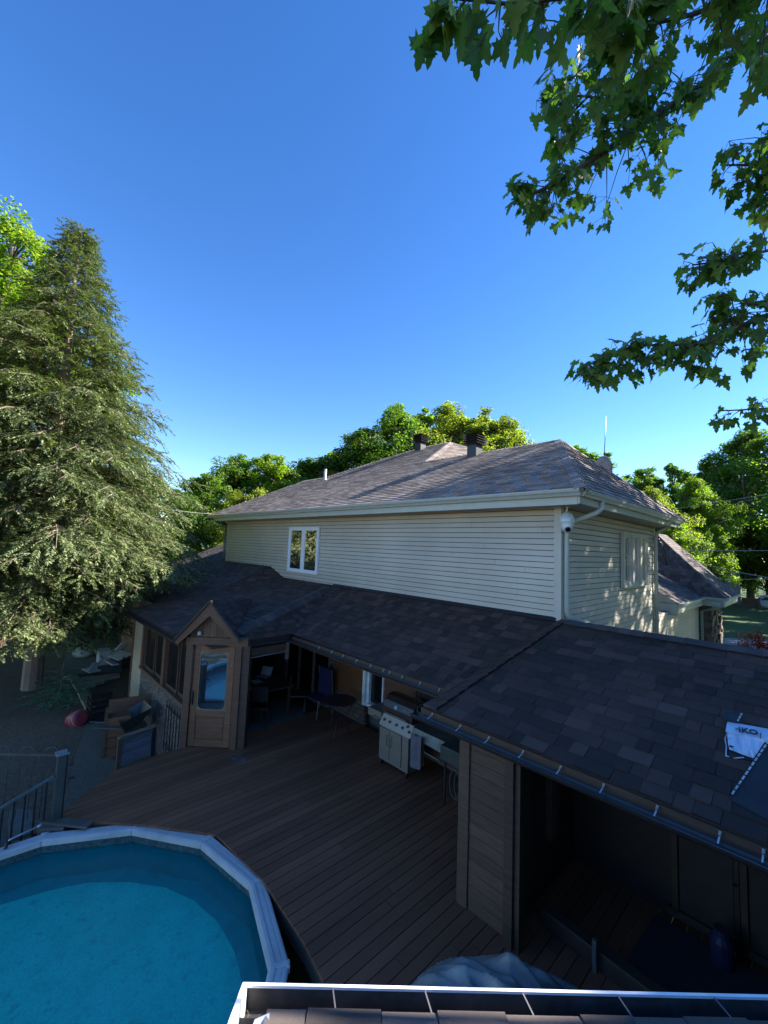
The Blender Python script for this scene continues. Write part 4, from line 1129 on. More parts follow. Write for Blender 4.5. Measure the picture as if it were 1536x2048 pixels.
# ================================================================== FOREGROUND GARAGE ROOF
G0 = on_z(491, 1964, 2.1); G1 = on_z(1536, 1989, 2.1)
ge = (G1 - G0).normalized(); gb = V(ge.y, -ge.x, 0)
def gp3(s, t, z): return G0 + ge * s + gb * t + V(0, 0, z)
def gbox(mb, s0, s1, t0, t1, z0, z1, mi=0):
    mb.obox(gp3((s0 + s1) / 2, (t0 + t1) / 2, (z0 + z1) / 2), ge, gb, (0, 0, 1), (s1 - s0) / 2, (t1 - t0) / 2, (z1 - z0) / 2, mi)
garage = thing('garage', (0, 1, -1.3), 'low garage roof in the foreground with white edged gutter', 'garage')
GW = mat("white_gutter_paint", (.88, .89, .90), .3, var=.10, scale=5)
mb = MB(); gbox(mb, 0, 7, 0, .014, -.012, 0); gbox(mb, 0, 7, -.004, .004, -.12, -.012); gbox(mb, 0, 7, .0, .10, -.13, -.12)
gt = mb.build('gutter', GW, garage)
mb = MB(); gbox(mb, .012, 7, .006, .010, -.118, -.013); gbox(mb, .012, 7, .01, .125, -.116, -.108); gbox(mb, .012, 7, .121, .125, -.11, -.03)
mb.build('gutter_inside', mat("dirty_gutter_inside", (.045, .043, .045), .8, var=.5, scale=9), gt)
for s in (.42, .86, 1.33, 1.79, 2.26, 2.7):
    mb = MB(); mb.bar(gp3(s, .015, -.006), gp3(s + .03, .125, -.025), .007, .003); mb.build('gutter_strap', mat("dull_strap", (.16, .15, .15), .5, metal=.4), gt)
sl_ = .36
mb = MB()
mb.add([gp3(-.012, 0, 0), gp3(.012, 0, 0), gp3(.012, 1.6, 1.6 * sl_ * .55), gp3(-.012, 1.6, 1.6 * sl_ * .55), gp3(-.03, 0, -.14), gp3(.015, 0, -.14), gp3(.015, 1.6, -.14), gp3(-.03, 1.6, -.14)],
       [(0, 1, 2, 3), (0, 3, 7, 4), (1, 5, 6, 2), (0, 4, 5, 1), (3, 2, 6, 7)])
mb.build('rake_board', GW, garage)
mb = MB()
shingles(mb, [gp3(.135, .115, -.012), gp3(7, .115, -.012), gp3(7, 3.2, -.012 + 3.085 * sl_), gp3(.20, 3.2, -.012 + 3.085 * sl_)], seed=61, udir=ge, th=.010, expo=.14, wmin=.16, wmax=.36)
mb.build('shingle_roof', shingle_mat("brown_shingles", [(0, (.075, .062, .056)), (.5, (.11, .09, .082)), (1, (.155, .125, .112))]), garage)
mb = MB(); gbox(mb, .02, 6.9, .16, 3.0, -2.5, -.06); gbox(mb, .02, .14, .13, 2.5, -.12, -.06); mb.build('garage_wall', mat("garage_wall_paint", (.3, .28, .25), .7), garage)
mb = MB()
q = [gp3(.09, .155, .0), gp3(.150, .140, .012), gp3(.158, .185, .018), gp3(.150, .25, .02), gp3(.085, .25, .012), gp3(.085, .19, .0)]
mb.slab(q, .004, (0, 0, 1)); mb.build('metal_flashing', mat("white_metal_flap", (.62, .66, .70), .35, metal=.2), garage)
mb = MB(); r = random.Random(4)
tag_ = []
for k in range(220):
    s, tt = r.uniform(.02, .13), r.uniform(.03, .6); a = r.uniform(0, 3.1); l = r.uniform(.004, .013)
    p = gp3(s, tt, -.10 + .25 * max(0, tt - .1) * .5 + r.uniform(0, .01)); d = V(math.cos(a), math.sin(a), r.uniform(-.2, .3)) * l; w = V(-math.sin(a), math.cos(a), 0) * l * .4
    mb.add([p - d - w, p + d - w * .4, p + d + w, p - d + w], [(0, 1, 2, 3)])
tag(mb.build('leaf_litter', mat("dry_litter", (.09, .07, .05), .9, island=.5)), 'dry leaf litter lying in the left end of the white gutter', 'leaf litter', kind='stuff')
mb = MB(); mb.tube([gp3(.03, .16, -.05), gp3(.045, .23, -.02), gp3(.05, .30, .01)], [.010, .014, .009], 8); tag(mb.build('wood_stick', mat("bare_wood_stick", (.26, .16, .10), .8), smooth=True), 'short bare wooden stick lying in the corner of the white gutter', 'stick')
# torn black felt over the upper part of the garage roof
mb = MB(); r = random.Random(14); q = []; nn = 26
low = [(.28 + .11 * k + r.uniform(-.03, .03), .24 + r.uniform(-.025, .03) + .0 * k) for k in range(nn)]
mb.add([gp3(s, t, -.012 + (t - .115) * sl_ + .016) for s, t in low] + [gp3(s, 2.2, -.012 + 2.085 * sl_ + .016) for s, t in low], [(k, k + 1, nn + k + 1, nn + k) for k in range(nn - 1)])
tag(mb.build('felt_sheet', FELT), 'torn black underlay sheet on the foreground garage roof', 'roofing felt')

# ================================================================== THINGS ON THE SHELTER ROOF
def on_roof(u, v, h=0.0):
    k = (3.08 - 2.165) / 2.7; d = ray(u, v)
    t = (2.165 - 4.3 * k + h - EYE.z) / (d.z - k * d.y)
    return EYE + d * t
rn = V(0, -(3.08 - 2.165) / 2.7, 1).normalized()
wrp = thing('shingle_wrapper', on_roof(1490, 1480), 'crumpled white shingle wrapper with black lettering on the shelter roof', 'wrapper')
WP = mat("white_wrapper_film", (.52, .62, .76), .35, var=.10, scale=9, bmp=.25, bscale=26)
rows = [((1455, 1443, .03), (1600, 1469, .03)), ((1453, 1450, .075), (1595, 1475, .075)), ((1451, 1463, .085), (1590, 1491, .085)), ((1454, 1466, .06), (1580, 1496, .06)), ((1456, 1488, .045), (1566, 1517, .045)), ((1459, 1499, .04), (1556, 1526, .04)), ((1486, 1510, .03), (1530, 1523, .03))]
vs = []; nx = 16; r = random.Random(3)
for j, (a, b) in enumerate(rows):
    for i in range(nx + 1):
        t = i / nx
        vs.append(on_roof(a[0] + (b[0] - a[0]) * t, a[1] + (b[1] - a[1]) * t, a[2] + (r.uniform(-.008, .008) if 0 < j else 0)))
mb = MB(); mb.add(vs, [(j * (nx + 1) + i, (j + 1) * (nx + 1) + i, (j + 1) * (nx + 1) + i + 1, j * (nx + 1) + i + 1) for j in range(len(rows) - 1) for i in range(nx)])
mb.build('film', WP, wrp)
mb = MB(); mb.slab([on_roof(1460, 1450, .02), on_roof(1598, 1474, .02), on_roof(1558, 1528, .02), on_roof(1458, 1513, .02)], .02, rn); mb.build('bundle_side', mat("black_bundle", (.02, .02, .024), .6), wrp)
mb = MB(); mb.tube([on_roof(1455, 1465, .05), on_roof(1450, 1478, .03), on_roof(1453, 1492, .02), on_roof(1452, 1512, .01), on_roof(1470, 1516, .012), on_roof(1488, 1515, .03)], .005, 6); mb.build('torn_edge', WP, wrp, smooth=True)
mb = MB()
for u0, v0, du, dv in ((1459, 1474, 6, 4), (1458, 1490, 9, 4)):
    mb.add([on_roof(u0, v0, .058), on_roof(u0 + du, v0 + dv * .5, .058), on_roof(u0 + du, v0 + dv + 1, .058), on_roof(u0, v0 + dv, .058)], [(0, 1, 2, 3)])
mb.build('print_mark', mat("black_print", (.012, .012, .014), .5), wrp)
def letters(txt, p, ux, uy, W, H, mat_, parent, name, bold=.0):
    cu = bpy.data.curves.new(name, 'FONT'); cu.body = txt; cu.size = 1.0; cu.offset = bold; cu.extrude = .006; cu.space_character = 1.05
    ob = bpy.data.objects.new(name, cu); COL.objects.link(ob)
    dg = bpy.context.evaluated_depsgraph_get()
    me = bpy.data.meshes.new_from_object(ob.evaluated_get(dg))
    bpy.data.objects.remove(ob)
    xs = [v.co.x for v in me.vertices]; ys = [v.co.y for v in me.vertices]
    sx_ = W / (max(xs) - min(xs)); sy_ = H / (max(ys) - min(ys)); x0 = min(xs); y0 = min(ys)
    nz = ux.cross(uy).normalized()
    for v in me.vertices:
        w = p + ux * ((v.co.x - x0) * sx_) + uy * ((v.co.y - y0) * sy_) + nz * (v.co.z * .5)
        v.co = w - Vector(parent.location)
    me.materials.clear(); me.materials.append(mat_)
    o = bpy.data.objects.new(name, me); COL.objects.link(o); o.parent = parent
    return o
pa = on_roof(1478, 1463.0, .096); pb = on_roof(1517, 1470.4, .096); pt = on_roof(1479, 1454.2, .092)
ux = (pb - pa); W_ = ux.length; ux.normalize(); uy = (pt - pa); uy = (uy - ux * uy.dot(ux)); H_ = uy.length; uy.normalize()
letters("IKO", pa, ux, uy, W_, H_, MATS["black_print"], wrp, 'lettering', bold=.03)
mb = MB(); c = on_roof(1473.5, 1457.5, .096); mb.obox(c, ux, uy, ux.cross(uy), .010, .014, .003); mb.build('print_mark', mat("grey_print", (.2, .2, .26), .5), wrp)
mb = MB(); mb.bar(on_roof(1521, 1466, .094), on_roof(1520.5, 1477, .094), .006, .004, up=rn); mb.build('print_mark', MATS["black_print"], wrp)
def dashes(mb, a, b, n, w, rn_):
    d = (b - a) / n
    for k in range(n):
        p = a + d * (k + .15); q = a + d * (k + .82); mb.bar(p, q, w, .004, up=rn_)
DASH = mat("white_sealant", (.42, .46, .48), .6, var=.2)
fs_ = thing('felt_roll_sheet', on_roof(1500, 1600), 'black roofing felt sheet with white dotted edge on the shelter roof', 'roofing felt')
q = [on_roof(1550, 1452, .07), on_roof(1505, 1520, .05), on_roof(1461, 1592, .024), on_roof(1462, 1600, .018), on_roof(1560, 1652, .02), on_roof(1900, 1800, .02), on_roof(1900, 1560, .05)]
mb = MB(); mb.slab(q, .006, rn); mb.build('sheet', FELT, fs_)
mb = MB(); dashes(mb, on_roof(1544, 1472, .078), on_roof(1463, 1590, .036), 13, .013, rn); mb.build('sealant_strip', DASH, fs_)
t = thing('shingle_offcut', on_roof(1465, 1432), 'loose dark shingle offcut with white dots above the white wrapper', 'shingle')
mb = MB(); mb.slab([on_roof(1443, 1437, .05), on_roof(1452, 1422, .02), on_roof(1478, 1427, .02), on_roof(1474, 1444, .05)], .006, rn); mb.build('sheet', mat("dark_offcut", (.020, .026, .032), .8), t)
mb = MB(); dashes(mb, on_roof(1484, 1426, .02), on_roof(1475, 1443, .06), 3, .014, rn); mb.build('sealant_strip', DASH, t)
t = thing('roof_hatch_flap', V(-2.0, 6.97, 3.1), 'thin dark metal flap lying at the ridge of the shelter roof by the side wall', 'flashing')
mb = MB(); a, b, c, d = on_y(1231, 1272, 7.0), on_y(1268, 1285, 7.0), on_y(1275, 1288, 7.05), on_y(1230, 1276, 6.95)
mb.slab([a + V(0, .1, .05), b + V(0, .1, .03), c + V(0, -.1, .01), d + V(0, -.06, .01)], .006, (0, -.3, .95)); mb.build('sheet', BROWN_G, t)

# ================================================================== FITTINGS ON THE HOUSE
sc_ = thing('security_camera', (-2.87, 6.86, 4.99), 'white dome security camera under the eave corner', 'camera')
cx, cy, zt = -2.865, 6.84, 4.985
mb = MB(); mb.lathe((cx, cy, zt - .10), [(.03, .10), (.03, .085), (.016, .08), (.016, 0)][::-1], 14); mb.build('mount', mat("camera_mount", (.5, .45, .42), .5), sc_)
mb = MB(); mb.lathe((cx, cy, zt - .27), [(.118, 0), (.122, .02), (.115, .07), (.095, .115), (.065, .15), (.03, .17), (.012, .175)], 24); mb.build('housing', mat("camera_white", (.58, .66, .66), .35), sc_, smooth=True)
mb = MB(); mb.lathe((cx, cy, zt - .43), [(.02, 0), (.06, .012), (.09, .05), (.10, .10), (.104, .155)], 24); mb.lathe((cx, cy, zt - .285), [(.121, 0), (.121, .012)], 24); dm = mb.build('dome', MATS["camera_white"], sc_, smooth=True)
cdir = (EYE - V(cx, cy, zt - .37)); cdir.z *= .6; cdir.normalize(); cdir = (cdir + V(.25, -.1, -.3)).normalized()
mb = MB(); mb.lathe(V(cx, cy, zt - .36) + cdir * .075, [(.042, 0), (.042, .03), (.03, .034), (.03, .028)], 16, ax=cdir); mb.build('lens', mat("lens_black", (.006, .006, .008), .1), dm)
dish = thing('satellite_dish', on_y(1205, 935, 13.0), 'dark satellite dish standing behind the roof hip', 'satellite dish')
c = on_y(1204, 934, 12.4); dv = V(.45, .85, .25).normalized()
mb = MB(); mb.lathe(c, [(.01, 0), (.15, .012), (.26, .045), (.30, .065), (.29, .07), (.15, .03), (.01, .015)], 26, ax=dv); mb.build('reflector', mat("dish_grey", (.12, .13, .15), .4), dish, smooth=True)
mb = MB(); mb.tube([c, c + V(.02, .1, -.2), c + V(.02, .12, -1.2)], .025, 8); mb.build('mast', DARKM, dish)
an = thing('antenna_mast', on_y(1210, 940, 12.9), 'thin tall antenna mast beside the dark satellite dish', 'antenna')
mb = MB(); mb.tube([on_y(1208, 950, 12.7) - V(0, 0, 1.5), on_y(1209, 908, 12.7), on_y(1210, 880, 12.7), on_y(1212, 832, 12.7)], [.022, .02, .012, .006], 8); mb.build('rod', mat("mast_grey", (.22, .23, .26), .4, metal=.5), an, smooth=True)
mb = MB(); mb.lathe(on_y(1209, 908, 12.7), [(.03, -.04), (.03, .04)], 8); mb.build('clamp', DARKM, an)
cbl = MB()
cbl.tube([on_y(1309, 1080, 12.9), on_y(1318, 1078, 13.0), on_y(1326, 1092, 13.2), on_y(1331, 1110, 13.4), on_y(1333, 1131, 13.5)], .018, 6)
cbl.tube([on_y(1309, 1082, 12.9), on_y(1322, 1085, 13.0), on_y(1325, 1104, 13.2), on_y(1330, 1120, 13.3)], .015, 6)
tag(cbl.build('service_cable', DARKM, smooth=True), 'black cable looping from the side wall corner over the wing roof', 'cable')
for i, (pts, w, lb) in enumerate((
        ([(1215, 1040), (1340, 1020), (1430, 1005), (1540, 988)], .012, 'uppermost utility wire rising to the right before the green trees'),
        ([(1360, 1101.5), (1450, 1101.5), (1540, 1101)], .014, 'level utility wire crossing the trees just above the wing roof hip'),
        ([(1385, 1122), (1440, 1136), (1480, 1145), (1540, 1156)], .016, 'sagging utility wire sloping down to the right above the lawn'),
        ([(1425, 1158), (1480, 1158.5), (1540, 1158)], .012, 'lowest level utility wire passing in front of the grey shed'),
        ([(300, 1015), (390, 1026), (431, 1028.5)], .02, 'utility wire running from the left roof corner into the evergreen'))):
    mb = MB(); mb.tube([at_h(u, v, 26 + i * 1.5 if i < 4 else 18.6) for u, v in pts], w, 5)
    tag(mb.build('utility_wire', mat("pale_wire", (.30, .33, .30), .4, metal=.2)), lb, 'wire', 'utility wires')

# ================================================================== LEFT YARD
ZY = -.45
YB_ = mat("black_iron", (.012, .012, .014), .4)
IRON_P = mat("grey_iron_fence", (.10, .105, .10), .4, metal=.4, var=.3)
# railing along the deck stair
rail = thing('stair_railing', (-8.0, 1.0, 0), 'dark stair railing with square balusters at the deck corner', 'railing')
pc = V(-7.93, 1.07, 0)
mb = MB(); mb.box(pc.x - .055, pc.x + .055, pc.y - .055, pc.y + .055, -1.3, .93); mb.build('newel_post', mat("blue_grey_post", (.05, .062, .056), .5, var=.35, scale=3), rail, bevel=.006)
mb = MB(); mb.box(pc.x - .08, pc.x + .08, pc.y - .08, pc.y + .08, .93, .955); mb.build('post_cap', mat("post_cap_grey", (.20, .22, .21), .5), rail, bevel=.004)
r0 = pc + V(-.03, -.06, .62); r1 = r0 + V(-.28, -1.5, -.75)
mb = MB(); mb.bar(r0, r1, .055, .035); mb.build('handrail', mat("dark_blue_rail", (.05, .085, .10), .35), rail, bevel=.004)
l0 = r0 + V(0, 0, -.68); l1 = r1 + V(0, 0, -.68)
mb = MB(); mb.bar(l0, l1, .04, .03); mb.build('bottom_rail', YB_, rail)
for k in range(13):
    t = (k + .7) / 13; a = l0.lerp(l1, t); b = r0.lerp(r1, t)
    mb = MB(); mb.bar(a, b, .022, .022, up=(1, 0, 0)); mb.build('baluster', YB_, rail)
stp = thing('deck_stairs', (-8.3, .3, -1.3), 'wooden stairs going down beside the pool from the deck corner', 'stairs')
for k in range(6):
    mb = MB(); mb.box(-8.95, -8.1, .85 - .27 * (k + 1), .85 - .27 * k, -.20 - .2 * k, -.16 - .2 * k); mb.build('tread', mat("grey_stair_wood", (.10, .10, .085), .7, var=.3), stp)
# looped iron fence beyond the post
fen = thing('iron_fence', (-8.4, .6, 0), 'iron garden fence with looped tops running left from the corner post', 'fence')
f0 = pc + V(-.03, 0, .90); f1 = on_z(-60, 1508, .92)
f1 = V(f1.x, f1.y, f0.z + .03)
mb = MB(); mb.bar(f0, f1, .02, .03); mb.build('top_rail', IRON_P, fen)
mb = MB(); mb.bar(f0 + V(0, 0, -.75), f1 + V(0, 0, -.75), .02, .03); mb.build('bottom_rail', IRON_P, fen)
fd = (f1 - f0); FL = fd.length; fd.normalize(); k = 0
s = .06
while s + .2 < FL + .6:
    a = f0 + fd * s; b = f0 + fd * (s + .17)
    pts = [a + V(0, 0, -.9)] + [(a + b) / 2 - fd * .085 * math.cos(q) + V(0, 0, .03 + .085 * math.sin(q)) for q in [math.pi * i / 8 for i in range(9)]] + [b + V(0, 0, -.9)]
    mb = MB(); mb.tube(pts, .0055, 6); mb.build('hoop_bar', IRON_P, fen, smooth=True)
    mb = MB(); mb.tube([a + fd * .26 + V(0, 0, -.9), a + fd * .26], .0055, 6); mb.build('bar', IRON_P, fen)
    s += .34; k += 1
mb = MB(); aa = pc + V(.02, .02, .9)
bq = V(.03, .09, 0)
mb.tube([pc + V(.05, .06, -.2), pc + V(.05, .06, .95)] + [pc + V(.05, .06, 1.0) + V(-.05, -.06, 0) * (1 - math.cos(q)) * .9 + V(0, 0, .06 * math.sin(q)) for q in [math.pi * i / 8 for i in range(9)]] , .008, 6); mb.build('hoop_bar', YB_, fen, smooth=True)
mb = MB(); mb.lathe(pc + V(.08, .09, .78), [(.018, 0), (.018, .05)], 8, ax=(0, 1, 0)); mb.lathe(pc + V(.08, .09, .58), [(.022, 0), (.022, .08)], 8, ax=(0, 1, 0)); mb.build('latch', YB_, fen)
# slatted screen at the deck edge
scr = thing('slatted_screen', (-9.05, 2.35, 0), 'low screen of dark shaded boards in a wooden frame at the deck edge', 'screen')
a, b = V(-8.99, 2.06, 0), V(-9.12, 2.66, 0)
mb = MB(); mb.bar(a + V(0, 0, -.6), a + V(0, 0, .52), .07); mb.build('post', BROWN_D, scr)
mb = MB(); mb.bar(b + V(0, 0, -.6), b + V(0, 0, .52), .07); mb.build('post', YB_, scr)
mb = MB(); mb.bar(a + V(.02, -.03, .53), b + V(-.01, .03, .53), .085, .03); mb.build('cap_rail', wood_mat("pale_cap_rail", (.16, .12, .085)), scr)
mb = MB()
for k in range(9): mb.bar(a + V(0, .03, .03 + k * .053), b + V(0, -.03, .03 + k * .053), .022, .049)
mb.build('board_panel', mat("blue_grey_boards", (.095, .11, .13), .7, var=.35, scale=6, stretch=(1, 1, 8), island=.25), scr)
# iron grille leaning on the stone wall
gril = thing('iron_grille', (-9.7, 3.25, 0), 'black iron gate leaf standing against the pebble wall', 'gate')
ga, gb_ = V(-10.42, 3.22, .0), V(-9.22, 3.22, .0)
for k in range(7):
    x = -10.35 + k * .18
    mb = MB(); mb.tube([(x, 3.24, -.52), (x, 3.24, .50)], .011, 6); mb.build('bar', YB_, gril)
for z in (-.40, .42):
    mb = MB(); mb.bar(V(-10.40, 3.24, z), V(-9.23, 3.24, z), .016, .03); mb.build('rail', YB_, gril)
for k in range(6):
    x = -10.26 + k * .18
    mb = MB(); mb.tube([V(x - .09 * math.cos(q), 3.24, .46 + .12 * math.sin(q)) for q in [math.pi * i / 8 for i in range(9)]], .009, 6); mb.build('arch', YB_, gril)
# planter and objects near the wall
def gpt(u, v, lift=0.0):
    z = -.6
    for _ in range(12):
        q = on_z(u, v, z); z = .5 * z + .5 * (gz(q.x, q.y) + lift)
    return on_z(u, v, z)
def drape(name, left, right, m, lift=.03, n=6):
    """ground sheet between two pixel polylines of equal length, laid on the terrain"""
    mb = MB(); rows = []
    for (a, b), (c, d) in zip(zip(left, left[1:]), zip(right, right[1:])):
        for k in range(5):
            t = k / 5; rows.append(((a[0] + (b[0] - a[0]) * t, a[1] + (b[1] - a[1]) * t), (c[0] + (d[0] - c[0]) * t, c[1] + (d[1] - c[1]) * t)))
    rows.append((left[-1], right[-1])); vs = []
    for l, r_ in rows:
        for i in range(n + 1):
            t = i / n; q = gpt(l[0] + (r_[0] - l[0]) * t, l[1] + (r_[1] - l[1]) * t); vs.append((q.x, q.y, gz(q.x, q.y) + lift))
    mb.add(vs, [(j * (n + 1) + i, (j + 1) * (n + 1) + i, (j + 1) * (n + 1) + i + 1, j * (n + 1) + i + 1) for j in range(len(rows) - 1) for i in range(n)])
    return mb.build(name, m)
kerb = thing('path_edging', gpt(205, 1380), 'pale stone edging along the sloping path left of the house', 'edging')
KM = mat("pale_kerb", (.25, .23, .17), .9, var=.2, bmp=.2)
q = [gpt(u, v, .06) for u, v in ((130, 1352), (146, 1352), (162, 1372), (182, 1408), (175, 1411), (152, 1378), (138, 1358))]
mb = MB()
for a_, b_ in zip([gpt(u, v, .03) for u, v in ((133, 1354), (147, 1356), (158, 1376), (168, 1393), (178, 1411))], [gpt(u, v, .03) for u, v in ((147, 1356), (158, 1376), (168, 1393), (178, 1411), (181, 1418))]):
    mb.bar(a_, b_, .22, .12)
mb.build('kerb', KM, kerb)
q = [gpt(u, v, .08) for u, v in ((162, 1355), (240, 1345), (240, 1351), (213, 1357), (208, 1361), (196, 1363), (190, 1368), (168, 1370))]
mb = MB(); mb.slab(q, .12, (0, 0, 1)); mb.build('step_stone', KM, kerb)
tag(drape('path', [(118, 1352), (125, 1330), (140, 1296)], [(243, 1345), (250, 1325), (262, 1296)], mat("grey_paving", (.13, .13, .115), .85, var=.25)), kind='structure')
tag(drape('gravel_path', [(178, 1414), (168, 1470), (151, 1510), (139, 1560), (118, 1640)], [(226, 1392), (217, 1440), (212, 1500), (239, 1538), (150, 1612)], mat("gravel", (.13, .105, .072), .95, var=.45, scale=40, bmp=.6, bscale=80)), kind='structure')
# dark crate, red ball, wooden cabinet, hose reel
cr = thing('storage_crate', gpt(195, 1440), 'black open plastic crate on the yard beside the path', 'crate')
c = gpt(195, 1440); mb = MB()
for k in range(5):
    for sgn in (-1, 1):
        mb.box(c.x - .25, c.x + .25, c.y + sgn * .2 - .012, c.y + sgn * .2 + .012, c.z + .02 + k * .14, c.z + .10 + k * .14); mb.box(c.x + sgn * .25 - .012, c.x + sgn * .25 + .012, c.y - .2, c.y + .2, c.z + .02 + k * .14, c.z + .10 + k * .14)
for a in (-1, 1):
    for b in (-1, 1): mb.box(c.x + a * .25 - .02, c.x + a * .25 + .02, c.y + b * .2 - .02, c.y + b * .2 + .02, c.z, c.z + .72)
mb.build('frame', YB_, cr)
mb = MB(); mb.box(c.x - .27, c.x + .27, c.y - .22, c.y + .22, c.z + .70, c.z + .74); mb.build('lid', YB_, cr)
c = gpt(151, 1450)
rb = thing('toy_bucket', c, 'red toy with pale stripes lying on the dark yard', 'toy')
ax = V(.8, .4, .3).normalized()
mb = MB(); mb.lathe(c + V(0, 0, .14), [(.06, -.22), (.14, -.20), (.18, -.05), (.19, .10), (.17, .20), (.12, .2)], 18, ax=ax); mb.build('shell', mat("faded_red", (.30, .035, .045), .5, var=.2), rb, smooth=True)
mb = MB(); mb.lathe(c + V(0, 0, .14), [(.193, .11), (.193, .15)], 18, ax=ax); mb.lathe(c + V(0, 0, .14), [(.186, .0), (.192, .035)], 18, ax=ax); mb.build('stripe', mat("pale_pink", (.36, .17, .18), .5), rb, smooth=True)
cw = gpt(228, 1516)
wc = thing('wooden_planter', cw, 'brown wooden planter box beside the screen below the pebble wall', 'planter')
BW2 = wood_mat("reddish_wood", (.17, .085, .042))
fx = V(ray(228, 1516).y, -ray(228, 1516).x, 0).normalized(); fy = V(-fx.y, fx.x, 0)
def fbox(mb, c, a0, a1, b0, b1, z0, z1): mb.obox(c + fx * (a0 + a1) / 2 + fy * (b0 + b1) / 2 + V(0, 0, (z0 + z1) / 2), fx, fy, (0, 0, 1), (a1 - a0) / 2, (b1 - b0) / 2, (z1 - z0) / 2)
mb = MB()
for k in range(4): fbox(mb, cw, -.20, .26, .0, .03, .02 + k * .22, .22 + k * .22)
fbox(mb, cw, -.20, .26, .03, .4, .0, .86); mb.build('box', BW2, wc)
mb = MB(); fbox(mb, cw, -.25, -.19, -.02, .44, 0, 1.0); mb.build('post', BROWN_W, wc)
mb = MB(); fbox(mb, cw, -.20, .75, .75, .80, .55, 1.05); mb.build('back_board', BW2, wc)
hr = thing('wheelbarrow', gpt(265, 1470), 'dark tipped wheelbarrow with grey handles against the pebble wall', 'wheelbarrow')
c = on_y(262, 1448, 2.75)
mb = MB(); mb.add([c + V(-.35, -.25, .12), c + V(.35, -.3, .18), c + V(.4, .3, .42), c + V(-.3, .3, .40), c + V(-.2, -.15, -.12), c + V(.2, -.15, -.1), c + V(.22, .15, .05), c + V(-.2, .15, .05)], [(0, 1, 5, 4), (1, 2, 6, 5), (2, 3, 7, 6), (3, 0, 4, 7), (4, 5, 6, 7)]); mb.build('tray', mat("dark_green_tray", (.03, .04, .035), .45), hr)
for k in (-.2, .2):
    mb = MB(); mb.tube([c + V(k, .2, .1), c + V(k * .9, -.2, .0), c + V(k - .15, -.75, .12)], .018, 8); mb.build('handle', mat("grey_handle", (.12, .11, .10), .5), hr)
mb = MB(); mb.lathe(c + V(-.42, .05, 0), [(.19, -.035), (.21, -.02), (.21, .02), (.19, .035)], 20, ax=(.9, .3, 0)); wl = mb.build('wheel', DARKM, hr)
mb = MB(); mb.lathe(c + V(-.42, .05, 0), [(.10, -.04), (.10, .04)], 12, ax=(.9, .3, 0)); mb.build('rim', mat("green_rim", (.10, .13, .04), .5), wl)
# builder's clutter on the paving under the evergreen
def clutter(u, v): return gpt(u, v, .03)
PALE = mat("pale_plastic", (.42, .45, .46), .45, var=.2)
c = clutter(206, 1327); t = thing('plastic_box', c, 'pale upright plastic box on the paving beside the clutter', 'box')
mb = MB(); mb.box(c.x - .25, c.x + .25, c.y - .18, c.y + .18, c.z, c.z + .45); mb.build('box', PALE, t, bevel=.02)
mb = MB(); mb.box(c.x - .27, c.x + .27, c.y - .2, c.y + .2, c.z + .45, c.z + .49); mb.build('lid', PALE, t, bevel=.01)
c = clutter(168, 1311); t = thing('sack', c, 'rounded pale sack lying on the paving left of the clutter', 'sack')
mb = MB(); mb.lathe(c, [(.34, 0), (.40, .08), (.36, .20), (.22, .30), (.05, .33)], 16); mb.build('bag', mat("pale_green_sack", (.30, .36, .31), .7, var=.3, bmp=.4, bscale=8), t, smooth=True)
mb = MB(); mb.box(c.x - .1, c.x + .25, c.y - .1, c.y + .1, c.z + .30, c.z + .36); mb.build('flap', PALE, t, bevel=.02)
c = clutter(232, 1330); t = thing('stacked_bench', c, 'overturned pale bench with dark underside piled by the house corner', 'bench')
mb = MB(); mb.obox(c + V(0, 0, .38), (1, .25, 0), (-.25, 1, .35), (0, -.35, 1), .6, .22, .02); mb.obox(c + V(0, -.2, .16), (1, .1, .02), (0, 1, 0), (0, 0, 1), .62, .1, .025); mb.build('board', PALE, t)
mb = MB(); mb.obox(c + V(-.05, .15, .62), (.8, .1, .5), (0, 1, 0), (-.5, 0, .8), .35, .14, .02); mb.build('backrest', PALE, t)
for k in (-.45, .1, .5):
    mb = MB(); mb.bar(c + V(k, -.1, 0), c + V(k + .1, .1, .4), .05); mb.build('leg', DARKM, t)
mb = MB(); mb.box(c.x - .5, c.x + .55, c.y + .05, c.y + .3, c.z, c.z + .32); mb.build('crate_underneath', DARKM, t)
c = clutter(183, 1341); t = thing('folded_board', c, 'white folded board lying open on the paving', 'board')
mb = MB(); mb.obox(c + V(0, 0, .02), (1, .2, 0), (-.2, 1, 0), (0, 0, 1), .33, .17, .012); mb.build('base', PALE, t)
mb = MB(); mb.obox(c + V(.12, .05, .16), (.6, .1, .6), (-.2, 1, 0), (-.6, 0, .6), .22, .12, .012); mb.build('flap', PALE, t)
c = on_z(150, 1300, ZY); 
t = thing('timber_shed', on_z(205, 1290, ZY) + V(-1.5, 1, 0), 'dark open timber lean-to behind the clutter under the evergreen', 'shed')
b = on_z(205, 1300, ZY) + V(-1.2, .6, 0)
mb = MB(); mb.box(b.x - 1.2, b.x - 1.15, b.y - 1.0, b.y + 1.6, ZY, 1.3); mb.build('wall', DARKIN, t)
mb = MB(); mb.box(b.x - 1.2, b.x + .3, b.y - 1.1, b.y + 1.7, 1.3, 1.36); mb.build('roof', BROWN_D, t)
for yy in (-1.0, .2, 1.5):
    mb = MB(); mb.box(b.x + .15, b.x + .25, b.y + yy, b.y + yy + .1, ZY, 1.3); mb.build('post', BROWN_W, t)
